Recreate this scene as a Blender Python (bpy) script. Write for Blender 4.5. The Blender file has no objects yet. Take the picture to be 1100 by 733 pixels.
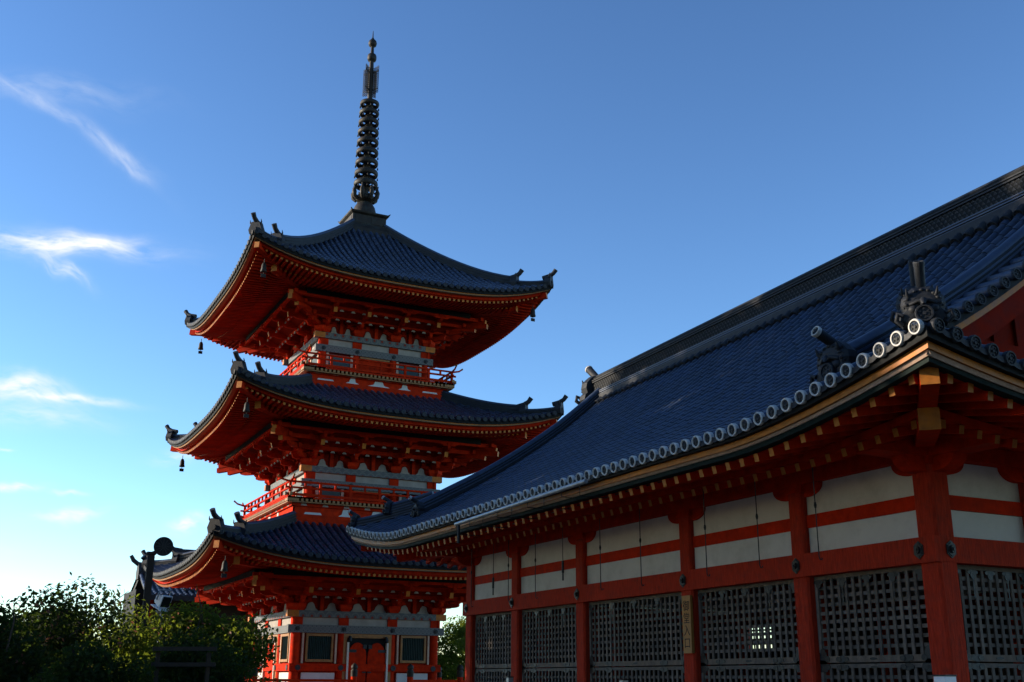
import bpy, math, random
from mathutils import Vector as V
R = math.radians
rnd = random.Random(7)
S = bpy.context.scene
COL = S.collection

# ------------------------------------------------------------------ camera
cam = bpy.data.objects.new('camera', bpy.data.cameras.new('camera'))
COL.objects.link(cam)
cam.data.sensor_width = 36.0
cam.data.lens = 36.0 * 1180 / 1100
cam.data.clip_start = 0.1
cam.data.clip_end = 3000
PITCH, YAW, ROLL = R(17.169), R(26.605), R(0.3306)
fw = V((math.sin(YAW)*math.cos(PITCH), math.cos(YAW)*math.cos(PITCH), math.sin(PITCH)))
rt0 = V((math.cos(YAW), -math.sin(YAW), 0)); up0 = rt0.cross(fw)
rt = rt0*math.cos(ROLL) + up0*math.sin(ROLL); up = up0*math.cos(ROLL) - rt0*math.sin(ROLL)
from mathutils import Matrix
cam.matrix_world = Matrix(((rt.x, up.x, -fw.x, 0), (rt.y, up.y, -fw.y, 0), (rt.z, up.z, -fw.z, 1.6), (0, 0, 0, 1)))
S.camera = cam

# ------------------------------------------------------------------ light and exposure
SUN_AZ, SUN_EL = R(-58), R(16)          # azimuth clockwise from +Y
sun = bpy.data.objects.new('sun', bpy.data.lights.new('sun', 'SUN'))
COL.objects.link(sun)
sun.data.energy = 5.0
sun.data.angle = R(0.5)
sun.data.color = (1.0, 0.86, 0.68)
sd = V((math.sin(SUN_AZ)*math.cos(SUN_EL), math.cos(SUN_AZ)*math.cos(SUN_EL), math.sin(SUN_EL)))
sun.rotation_euler = sd.to_track_quat('Z', 'Y').to_euler()
S.view_settings.view_transform = 'Standard'
S.view_settings.look = 'None'
S.view_settings.gamma = 1
S.view_settings.exposure = 0.77
W = bpy.data.worlds.new('World'); S.world = W; W.use_nodes = True


class NG:
    """small helper to write node graphs"""
    def __init__(s, tree): s.t = tree; s.t.nodes.clear()
    def n(s, typ, props=None, **inp):
        nd = s.t.nodes.new(typ)
        for k, v in (props or {}).items(): setattr(nd, k, v)
        for k, v in inp.items():
            key = int(k[1:]) if k[0] == 'i' and k[1:].isdigit() else k.replace('_', ' ')
            s.set(nd.inputs[key], v)
        return nd
    def set(s, sock, v):
        if isinstance(v, bpy.types.NodeSocket): s.t.links.new(v, sock)
        elif isinstance(v, bpy.types.Node): s.t.links.new(v.outputs[0], sock)
        else: sock.default_value = v
    def m(s, op, a, b=0.0, c=0.0):
        nd = s.t.nodes.new('ShaderNodeMath'); nd.operation = op
        s.set(nd.inputs[0], a); s.set(nd.inputs[1], b); s.set(nd.inputs[2], c)
        return nd.outputs[0]
    def vm(s, op, a, b=(0, 0, 0), out=0):
        nd = s.t.nodes.new('ShaderNodeVectorMath'); nd.operation = op
        s.set(nd.inputs[0], a); s.set(nd.inputs[1], b)
        return nd.outputs['Value'] if op in ('DOT_PRODUCT', 'LENGTH') else nd.outputs[0]
    def mix(s, fac, a, b, typ='MIX'):
        nd = s.t.nodes.new('ShaderNodeMix'); nd.data_type = 'RGBA'; nd.blend_type = typ
        s.set(nd.inputs[0], fac); s.set(nd.inputs[6], a); s.set(nd.inputs[7], b)
        return nd.outputs[2]
    def ramp(s, fac, *stops):
        nd = s.t.nodes.new('ShaderNodeValToRGB'); e = nd.color_ramp.elements
        while len(e) < len(stops): e.new(0.5)
        for i, (p, c) in enumerate(stops):
            e[i].position = p; e[i].color = c if len(c) == 4 else (*c, 1)
        s.set(nd.inputs[0], fac); return nd.outputs[0]


def build_world():
    g = NG(W.node_tree)
    sky = g.n('ShaderNodeTexSky', dict(sky_type='NISHITA', sun_disc=False, sun_elevation=SUN_EL, sun_rotation=SUN_AZ,
                                       altitude=100, air_density=1.0, dust_density=.15, ozone_density=3.0))
    tc = g.n('ShaderNodeTexCoord').outputs['Generated']
    # cirrus wisps: (azimuth, elevation, half length deg, half width deg, tilt deg, strength, seed)
    clouds = [(2.6, 20.3, 5.2, .75, 2, .85, 1), (4.2, 20.5, 2.6, .45, 14, .7, 21), (3.0, 19.2, 1.6, .5, -24, .6, 10),
              (0.4, 26.9, 4.0, .40, -22, .24, 2), (4.2, 25.4, 3.6, .45, -33, .22, 12), (5.6, 24.8, 1.7, .6, -30, .22, 22), (1.6, 27.4, 5.0, .9, 6, .13, 8),
              (1.6, 13.3, 3.2, .8, -8, .85, 3), (4.3, 13.0, 3.0, .32, -2, .75, 23), (2.6, 12.0, 4.0, .7, 0, .35, 24),
              (4.7, 7.5, 1.8, .38, 10, 1.0, 4), (2.2, 8.7, 1.4, .26, 3, .9, 5), (4.6, 8.5, .9, .16, 0, .8, 9),
              (10.3, 7.3, 1.1, .45, 18, .9, 6), (9.6, 10.6, 1.5, .5, 12, .5, 7), (-.5, 5.6, 3, .4, 0, .6, 11), (1.5, 10.3, .5, .1, 0, .6, 25)]
    cover = None
    for az, el, hl, hw, tl, st, seed in clouds:
        az, el, tl = R(az), R(el), R(tl)
        d = V((math.sin(az)*math.cos(el), math.cos(az)*math.cos(el), math.sin(el)))
        e1 = V((math.cos(az), -math.sin(az), 0)); e2 = e1.cross(d)
        a1 = e1*math.cos(tl) + e2*math.sin(tl); a2 = e2*math.cos(tl) - e1*math.sin(tl)
        u = g.m('MULTIPLY', g.vm('DOT_PRODUCT', g.vm('SUBTRACT', tc, tuple(d)), tuple(a1)), 1/R(hl))
        v = g.m('MULTIPLY', g.vm('DOT_PRODUCT', g.vm('SUBTRACT', tc, tuple(d)), tuple(a2)), 1/R(hw))
        w = g.n('ShaderNodeCombineXYZ', X=g.m('MULTIPLY', u, 1.2), Y=g.m('MULTIPLY', v, .2), Z=seed*7.3)
        warp = g.n('ShaderNodeTexNoise', None, Vector=w.outputs[0], Scale=1.0, Detail=2.0)
        v2 = g.m('ADD', v, g.m('MULTIPLY', g.m('SUBTRACT', warp.outputs[0], .5), 2.2))
        front = g.m('GREATER_THAN', g.vm('DOT_PRODUCT', tc, tuple(d)), .5)
        r2 = g.m('ADD', g.m('MULTIPLY', u, u), g.m('MULTIPLY', v2, v2))
        mask = g.m('POWER', 2.718, g.m('MULTIPLY', r2, -2.2))
        w2 = g.n('ShaderNodeCombineXYZ', X=g.m('MULTIPLY', u, hl*.45), Y=g.m('ADD', g.m('MULTIPLY', v2, hw*1.5), g.m('MULTIPLY', u, .5)), Z=seed*3.1)
        fine = g.n('ShaderNodeTexNoise', None, Vector=w2.outputs[0], Scale=1.5, Detail=6.0, Roughness=.55, Distortion=.15)
        dens = g.m('MULTIPLY', mask, g.ramp(fine.outputs[0], (.30, (.05, .05, .05)), (.68, (1, 1, 1))))
        dens = g.m('MULTIPLY', g.m('MULTIPLY', dens, front), st*1.35)
        cover = dens if cover is None else g.m('ADD', cover, dens)
    cover = g.m('MINIMUM', cover, 1.0)
    lum = g.m('ADD', 6.2, 0.0)
    cc = g.n('ShaderNodeCombineColor', None, Red=lum, Green=g.m('MULTIPLY', lum, 1.02), Blue=g.m('MULTIPLY', lum, 1.06))
    gm = g.n('ShaderNodeGamma', None, Color=sky.outputs[0], Gamma=SKY_GAMMA)
    skc = g.mix(1.0, gm, SKY_TINT, 'MULTIPLY')
    col = g.mix(cover, skc, cc.outputs[0])
    bg = g.n('ShaderNodeBackground', None, Color=col, Strength=SKY)
    g.n('ShaderNodeOutputWorld', None, Surface=bg)


SKY = 0.10
SKY_GAMMA, SKY_TINT = 1.37, (.97, .97, .96, 1)
build_world()

# ------------------------------------------------------------------ materials
MAT = {}


def mat(name, base, rough=.6, var=.25, scale=6, spec=.3, bump=0.0, stretch=(1, 1, 1), dirt=None, metal=0.0, isl=0.0, trans=None):
    m = bpy.data.materials.new(name); m.use_nodes = True; MAT[name] = m
    g = NG(m.node_tree)
    tc = g.n('ShaderNodeTexCoord').outputs['Object']
    mp = g.n('ShaderNodeMapping', None, Vector=tc, Scale=stretch)
    no = g.n('ShaderNodeTexNoise', None, Vector=mp, Scale=scale, Detail=6.0, Roughness=.6)
    b = (*base, 1)
    lo = tuple(c*(1-var) for c in base); hi = tuple(min(1, c*(1+var)) for c in base)
    c = g.ramp(no.outputs[0], (.3, lo), (.7, hi))
    if dirt:
        n2 = g.n('ShaderNodeTexNoise', None, Vector=tc, Scale=dirt[1], Detail=8.0, Roughness=.7)
        f = g.ramp(n2.outputs[0], (.48, (0, 0, 0)), (.68, (1, 1, 1)))
        c = g.mix(g.m('MULTIPLY', f, dirt[2]), c, (*dirt[0], 1))
    if isl:      # every tile, slat or leaf gets its own tone
        rv = g.n('ShaderNodeNewGeometry').outputs['Random Per Island']
        hs = g.n('ShaderNodeHueSaturation', None, Color=c, Value=g.m('ADD', 1-isl, g.m('MULTIPLY', rv, 2*isl)),
                 Saturation=1.0 if base[0] > base[1]*2 else g.m('ADD', 1-isl*.4, g.m('MULTIPLY', g.m('FRACT', g.m('MULTIPLY', rv, 7.0)), isl*.8)))
        c = hs.outputs[0]
    p = g.n('ShaderNodeBsdfPrincipled', None, Base_Color=c, Metallic=metal)
    p.inputs['Specular IOR Level'].default_value = spec
    g.set(p.inputs['Roughness'], g.ramp(no.outputs[0], (.3, (rough*.85,)*3), (.7, (min(1, rough*1.2),)*3)))
    if bump:
        bp = g.n('ShaderNodeBump', None, Strength=bump, Distance=.02, Height=no.outputs[0]); g.set(p.inputs['Normal'], bp)
    out = p
    if trans:
        tr = g.n('ShaderNodeBsdfTranslucent', None, Color=(*trans, 1))
        ms = g.n('ShaderNodeMixShader'); g.set(ms.inputs[0], .45); g.set(ms.inputs[1], p); g.set(ms.inputs[2], tr); out = ms
    g.n('ShaderNodeOutputMaterial', None, Surface=out)
    return m


mat('vermilion', (.44, .022, .004), .65, .28, 5, .03, .2, (1, 1, 1), ((.17, .014, .007), 3.0, .5), isl=0.16)
mat('vermilion_wood', (.37, .032, .014), .7, .35, 14, .03, .6, (4, 4, .35), ((.17, .030, .02), 7.0, .55))
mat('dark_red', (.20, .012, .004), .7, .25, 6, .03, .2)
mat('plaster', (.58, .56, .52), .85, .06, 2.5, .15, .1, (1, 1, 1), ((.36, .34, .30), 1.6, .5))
mat('plaster_shaded', (.34, .31, .28), .9, .15, 3, .1, .1, (1, 1, 1), ((.24, .21, .18), 2, .4))  # darker copy of the plaster, the pagoda's shade put into its colour
mat('ochre', (.42, .135, .012), .55, .25, 8, .3, .2, (1, 1, 1), ((.4, .16, .05), 6, .4), isl=0.2)
mat('pale_board', (.52, .36, .26), .7, .2, 8, .2, .2, (1, 1, 1), ((.3, .2, .15), 5, .5))
mat('black_paint', (.008, .009, .009), .7, .3, 8, .15)
mat('dark_green', (.006, .014, .011), .7, .3, 8, .12)
mat('iron', (.018, .020, .022), .5, .4, 20, .4, .3, metal=.3)
mat('bronze', (.022, .017, .013), .6, .4, 6, .3, .2, metal=.3, dirt=((.05, .07, .06), 4, .4))
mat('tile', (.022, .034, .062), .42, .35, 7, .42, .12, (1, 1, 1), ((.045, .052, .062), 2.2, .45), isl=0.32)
mat('tile_pan', (.016, .024, .044), .5, .35, 9, .35, .15, (1, 1, 1), ((.03, .034, .04), 2.0, .45), isl=0.3)
mat('tile_dark', (.015, .017, .021), .6, .4, 9, .25, .2, (1, 1, 1), ((.045, .043, .038), 5, .35), isl=0.2)
mat('tile_rim_lit', (.60, .57, .51), .7, .25, 20, .2, .2, (1, 1, 1), ((.10, .10, .10), 9, .5), isl=0.25)
mat('tile_face', (.05, .05, .048), .7, .45, 45, .2, .6)
mat('lattice_wood', (.12, .10, .085), .75, .4, 12, .2, .4, (1, 1, 1), ((.03, .027, .025), 6, .5), isl=0.3)
mat('rail_wood', (.14, .105, .08), .75, .35, 14, .2, .4, (1, 1, .4), ((.05, .045, .04), 7, .5))
mat('dark_wood', (.03, .022, .016), .7, .4, 9, .2, .3)
mat('stone', (.30, .28, .25), .9, .25, 5, .2, .4, (1, 1, 1), ((.14, .14, .12), 2, .5))
mat('eave_cream', (.27, .17, .09), .7, .2, 8, .1, .2, (1, 1, 1), ((.16, .10, .06), 5, .5))
mat('gold_trim', (.28, .12, .025), .5, .3, 9, .4, .2)
mat('sign_wood', (.34, .155, .035), .6, .22, 6, .3, .25, (2, 2, .5), ((.3, .12, .05), 14, .4))
mat('ink', (.015, .012, .012), .8, .1)
mat('window_green', (.014, .040, .036), .45, .3, 8, .4)
mat('gutter_metal', (.30, .31, .32), .4, .3, 9, .5, metal=.4)
mat('white_metal', (.72, .73, .75), .45, .08, 9, .4)
mat('wood_post', (.035, .027, .022), .8, .35, 9, .2, .4, (1, 1, .25))
mat('pale_post', (.62, .58, .50), .7, .12, 9, .2, .2, (1, 1, .4))
mat('bark', (.07, .052, .04), .9, .4, 9, .15, .7, (1, 1, .3))
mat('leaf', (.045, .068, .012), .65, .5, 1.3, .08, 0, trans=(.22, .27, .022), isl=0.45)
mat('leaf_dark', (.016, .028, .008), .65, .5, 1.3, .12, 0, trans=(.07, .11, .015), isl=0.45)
mat('leaf_red', (.20, .085, .05), .55, .4, 3, .3, 0, trans=(.25, .10, .05))
mat('gravel', (.14, .128, .112), .95, .22, 30, .15, .6, (1, 1, 1), ((.10, .09, .08), .6, .5))
mat('hill', (.05, .075, .03), .9, .4, .2, .1)


def pattern_mat(name, base, dot, period, diamond=False):
    """painted beam: small repeating flowers or diamonds along the beam"""
    m = bpy.data.materials.new(name); m.use_nodes = True; MAT[name] = m
    g = NG(m.node_tree)
    tc = g.n('ShaderNodeTexCoord').outputs['Object']
    sp = g.n('ShaderNodeSeparateXYZ', None, Vector=tc)
    t = g.m('DIVIDE', g.m('ADD', sp.outputs[0], sp.outputs[1]), period)
    fx = g.m('SUBTRACT', g.m('FRACT', t), .5)
    zz = g.m('SUBTRACT', g.m('FRACT', g.m('DIVIDE', sp.outputs[2], period)), .5)
    ax, az = g.m('ABSOLUTE', fx), g.m('ABSOLUTE', zz)
    if diamond: dist = g.m('ADD', ax, az)
    else: dist = g.m('POWER', g.m('ADD', g.m('MULTIPLY', fx, fx), g.m('MULTIPLY', zz, zz)), .5)
    k = g.ramp(dist, (.12, (1, 1, 1)), (.18, (0, 0, 0)))
    ring = g.ramp(dist, (.34, (0, 0, 0)), (.38, (1, 1, 1)), (.46, (1, 1, 1)), (.5, (0, 0, 0)))
    no = g.n('ShaderNodeTexNoise', None, Vector=tc, Scale=5.0, Detail=6.0)
    c = g.mix(no.outputs[0], (*[x*.8 for x in base], 1), (*[x*1.25 for x in base], 1))
    c = g.mix(g.m('MULTIPLY', ring, .25), c, (.34, .34, .30, 1))
    c = g.mix(k, c, (*dot, 1))
    p = g.n('ShaderNodeBsdfPrincipled', None, Base_Color=c, Roughness=.65)
    p.inputs['Specular IOR Level'].default_value = .25
    g.n('ShaderNodeOutputMaterial', None, Surface=p)


pattern_mat('painted_flower', (.10, .115, .125), (.22, .025, .012), .33)
pattern_mat('painted_diamond', (.115, .12, .122), (.05, .06, .07), .16, True)


# ------------------------------------------------------------------ mesh building
class MB:
    def __init__(s): s.v = []; s.f = []; s.m = []; s.s = []
    def add(s, vs, fs, m=0, smooth=False):
        o = len(s.v); s.v += [tuple(p) for p in vs]
        for f in fs: s.f.append(tuple(i+o for i in f)); s.m.append(m); s.s.append(smooth)
    def box(s, a, b, m=0):
        x0, y0, z0 = (min(p, q) for p, q in zip(a, b)); x1, y1, z1 = (max(p, q) for p, q in zip(a, b))
        s.add([(x0, y0, z0), (x1, y0, z0), (x1, y1, z0), (x0, y1, z0), (x0, y0, z1), (x1, y0, z1), (x1, y1, z1), (x0, y1, z1)],
              [(3, 2, 1, 0), (4, 5, 6, 7), (0, 1, 5, 4), (1, 2, 6, 5), (2, 3, 7, 6), (3, 0, 4, 7)], m)
    def beam(s, p, q, w, h, m=0, endm=None, upv=(0, 0, 1), taper=1.0):
        """box from p to q, width w, height h, centred"""
        p, q = V(p), V(q); d = (q-p).normalized(); sd = d.cross(V(upv))
        if sd.length < 1e-5: sd = d.cross(V((1, 0, 0)))
        sd.normalize(); u = sd.cross(d).normalized()
        vs = []
        for P, k in ((p, 1.0), (q, taper)):
            for a, b in ((-1, -1), (1, -1), (1, 1), (-1, 1)): vs.append(P + sd*(a*w*k/2) + u*(b*h*k/2))
        s.add(vs, [(0, 1, 5, 4), (1, 2, 6, 5), (2, 3, 7, 6), (3, 0, 4, 7)], m)
        s.add(vs[:4], [(3, 2, 1, 0)], m if endm is None else endm)
        s.add(vs[4:], [(0, 1, 2, 3)], m)
    def tube(s, pts, r, n=8, m=0, cap=True, smooth=True):
        pts = [V(p) for p in pts]; rs = r if isinstance(r, (list, tuple)) else [r]*len(pts)
        vs = []; ref = None
        for i, p in enumerate(pts):
            t = (pts[min(i+1, len(pts)-1)] - pts[max(i-1, 0)]).normalized()
            if ref is None: ref = t.orthogonal().normalized()
            a = (ref - t*ref.dot(t)).normalized(); ref = a; b = t.cross(a)
            for k in range(n):
                th = 2*math.pi*k/n; vs.append(p + (a*math.cos(th)+b*math.sin(th))*rs[i])
        fs = []
        for i in range(len(pts)-1):
            for k in range(n):
                k2 = (k+1) % n; fs.append((i*n+k, i*n+k2, (i+1)*n+k2, (i+1)*n+k))
        s.add(vs, fs, m, smooth)
        if cap:
            s.add(vs[:n], [tuple(range(n))[::-1]], m); s.add(vs[-n:], [tuple(range(n))], m)
    def sweep(s, rings, m=0, cap=True, smooth=False):
        """rings: list of closed point lists of equal length"""
        n = len(rings[0]); vs = [p for r_ in rings for p in r_]; fs = []
        for i in range(len(rings)-1):
            for k in range(n):
                k2 = (k+1) % n; fs.append((i*n+k, i*n+k2, (i+1)*n+k2, (i+1)*n+k))
        s.add(vs, fs, m, smooth)
        if cap: s.add(rings[0], [tuple(range(n))[::-1]], m); s.add(rings[-1], [tuple(range(n))], m)
    def sheet(s, rows, m=0, smooth=False):
        n = len(rows[0]); vs = [p for r_ in rows for p in r_]
        s.add(vs, [(i*n+k, i*n+k+1, (i+1)*n+k+1, (i+1)*n+k) for i in range(len(rows)-1) for k in range(n-1)], m, smooth)
    def lathe(s, c, prof, n=16, m=0, smooth=True):
        """prof: list of (r, z) around the vertical axis through c"""
        s.sweep([[(c[0]+r*math.cos(2*math.pi*k/n), c[1]+r*math.sin(2*math.pi*k/n), c[2]+z) for k in range(n)] for r, z in prof], m, True, smooth)
    def disc(s, c, nrm, r, t, n=12, m=0):
        c, nrm = V(c), V(nrm).normalized(); s.tube([c, c+nrm*t], r, n, m, True, False)
    def torus(s, c, R_, rr, rz, n=20, k=8, m=0):
        vs = []; fs = []
        for i in range(n):
            a = 2*math.pi*i/n
            for j in range(k):
                b = 2*math.pi*j/k; q = R_ + rr*math.cos(b)
                vs.append((c[0]+q*math.cos(a), c[1]+q*math.sin(a), c[2]+rz*math.sin(b)))
        for i in range(n):
            for j in range(k):
                fs.append((i*k+j, ((i+1) % n)*k+j, ((i+1) % n)*k+(j+1) % k, i*k+(j+1) % k))
        s.add(vs, fs, m, True)
    def prism(s, outline, axis_vec, m=0):
        """outline: 3-D polygon, extruded along axis_vec"""
        a = [V(p) for p in outline]; b = [p+V(axis_vec) for p in a]; n = len(a)
        s.add(a+b, [tuple(range(n))[::-1], tuple(range(n, 2*n))] + [(i, (i+1) % n, n+(i+1) % n, n+i) for i in range(n)], m)
    def build(s, name, mats, parent=None, origin=None):
        if isinstance(mats, str): mats = [mats]
        me = bpy.data.meshes.new(name)
        o = bpy.data.objects.new(name, me); COL.objects.link(o)
        pw = WORLD.get(parent.name, V((0, 0, 0))) if parent else V((0, 0, 0))
        og = V(origin) if origin is not None else (pw.copy() if parent else V((0, 0, 0)))
        me.from_pydata([(x-og.x, y-og.y, z-og.z) for x, y, z in s.v], [], s.f)
        for x in mats: me.materials.append(MAT[x])
        me.polygons.foreach_set('material_index', s.m)
        me.polygons.foreach_set('use_smooth', s.s)
        me.update()
        o.location = og - pw; WORLD[o.name] = og
        if parent: o.parent = parent
        return o


WORLD = {}


def tag(o, label=None, cat=None, group=None, kind=None):
    if label: o['label'] = label
    if cat: o['category'] = cat
    if group: o['group'] = group
    if kind: o['kind'] = kind
    return o


def thing(name, loc, label, cat, group=None):
    o = bpy.data.objects.new(name, None); COL.objects.link(o); o.location = loc; o.empty_display_size = .3
    WORLD[o.name] = V(loc)
    return tag(o, label, cat, group)


def dup(o, loc, parent=None):
    """copy of one object at world loc, its direct children copied too"""
    c = o.copy(); COL.objects.link(c)
    pw = WORLD.get(parent.name, V((0, 0, 0))) if parent else V((0, 0, 0))
    c.parent = parent; c.location = V(loc) - pw; WORLD[c.name] = V(loc)
    for ch in list(o.children):
        d = ch.copy(); COL.objects.link(d); d.parent = c; WORLD[d.name] = V(loc) + ch.location
    return c


def lerp(a, b, t): return a + (b-a)*t
def resample(pts, step):
    """points about every step metres along a polyline"""
    pts = [V(p) for p in pts]; L = [0]
    for a, b in zip(pts, pts[1:]): L.append(L[-1] + (b-a).length)
    n = max(1, round(L[-1]/step)); out = []; j = 0
    for i in range(n+1):
        t = L[-1]*i/n
        while j < len(L)-2 and L[j+1] < t: j += 1
        out.append(pts[j].lerp(pts[j+1], (t-L[j])/max(1e-9, L[j+1]-L[j])))
    return out


def cover_row(mb, pts, side, r, step, n=5, m=0, jitter=.0):
    """a row of half-round cover tiles, pts from the top of the slope to the eave"""
    P = resample(pts, step); side = V(side).normalized()
    for a, b in zip(P, P[1:]):
        t = (b-a).normalized(); up_ = t.cross(side); up_ = up_ if up_.z > 0 else -up_
        j = (rnd.random()-.5)*jitter
        rings = []
        for p, k in ((a, .86), (b, 1.0)):
            rings.append([p + side*(math.cos(math.pi*i/n)*r*k + j) + up_*(math.sin(math.pi*i/n)*r*k + r*.25*k) for i in range(n+1)])
        mb.sheet(rings, m, True)
        mb.add(rings[1], [tuple(range(n+1))], m)
def pan_row(mb, A, B, step, m=0):
    """stepped pan tiles between two slope lines"""
    A, B = resample(A, step), resample(B, step); n = min(len(A), len(B))
    for i in range(n-1):
        h = .018
        a0, b0, a1, b1 = A[i], B[i], A[i+1]+V((0, 0, h)), B[i+1]+V((0, 0, h))
        m0, m1 = (a0+b0)/2 - V((0, 0, .022)), (a1+b1)/2 - V((0, 0, .022))
        mb.add([a0, m0, b0, b1, m1, a1], [(0, 1, 4, 5), (1, 2, 3, 4)], m, True)
        mb.add([a1, m1, b1, b1-V((0, 0, h)), m1-V((0, 0, h)), a1-V((0, 0, h))], [(0, 1, 4, 5), (1, 2, 3, 4)], m)


def tile_cap(mb, c, nrm, r, rim=0, face=1, t=.05):
    """round eave-end tile: raised rim, sunken face with a boss and dots"""
    c, nrm = V(c), V(nrm).normalized(); a = nrm.orthogonal().normalized(); b = nrm.cross(a); n = 16
    def ring(rr, off): return [c + nrm*off + (a*math.cos(2*math.pi*i/n) + b*math.sin(2*math.pi*i/n))*rr for i in range(n)]
    mb.sweep([ring(r*.97, -t), ring(r, 0), ring(r*.93, .012), ring(r*.76, .012), ring(r*.72, -.006)], rim, False, False)
    f = ring(r*.72, -.006)
    mb.add(f, [tuple(range(n))], face)
    mb.tube([c - nrm*.004, c + nrm*.008], r*.2, 8, face)
    for i in range(6):
        th = 2*math.pi*i/6; q = c + (a*math.cos(th) + b*math.sin(th))*r*.5
        mb.tube([q - nrm*.004, q + nrm*.006], r*.11, 6, face)

# ------------------------------------------------------------------ ground
mb = MB(); mb.add([(-900, -900, 0), (900, -900, 0), (900, 900, 0), (-900, 900, 0)], [(0, 1, 2, 3)])
tag(mb.build('ground', 'gravel'), kind='structure')

# ------------------------------------------------------------------ the hall on the right
X0, XB = 11.2, 19.6
CY = [10.42, 12.90, 15.78, 19.40, 22.28, 24.72]        # front columns
CX = [11.42, 13.25, 15.4, 17.55, 19.38]                # side columns
XE, XR, XE2 = 8.85, 15.4, 21.95                        # eave, ridge, rear eave
YM, YH = 17.42, 9.52                                   # centre and half length along the ridge direction
YN, YF = YM-YH, YM+YH                                  # eaves at both ends
VN, VF = 9.45, 25.4                                    # verges
hall = thing('temple_hall', (15.4, 17.4, 0), 'vermilion temple hall with white plaster walls, black lattice shutters and large blue tiled roof', 'temple hall')


def zp(s): return 4.68 + .44*s + .038*s*s
def lift(q, amt=.54):
    t = max(0.0, (3.6-q)/3.6); return amt*t**1.6
def roofP(side, s, c):
    """side 0 = front (facing -X), 1 = rear; c = y. side 2 = near skirt, 3 = far skirt; c = x"""
    if side < 2:
        q = YH-abs(c-YM); fade = max(0, 1-max(0, s-q)/3.0) if q < 3.6 else 1
        z = zp(s) + lift(max(q, 0))*fade + .02*(YM-c)*min(1, s/6.5)
        return V((XE+s if side == 0 else XE2-s, c, z))
    q = 6.55-abs(c-XR)
    z = zp(s) + lift(max(q, 0))*max(0, 1-max(0, s-q)/3.0)
    return V((c, YN+s if side == 2 else YF-s, z))


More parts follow.
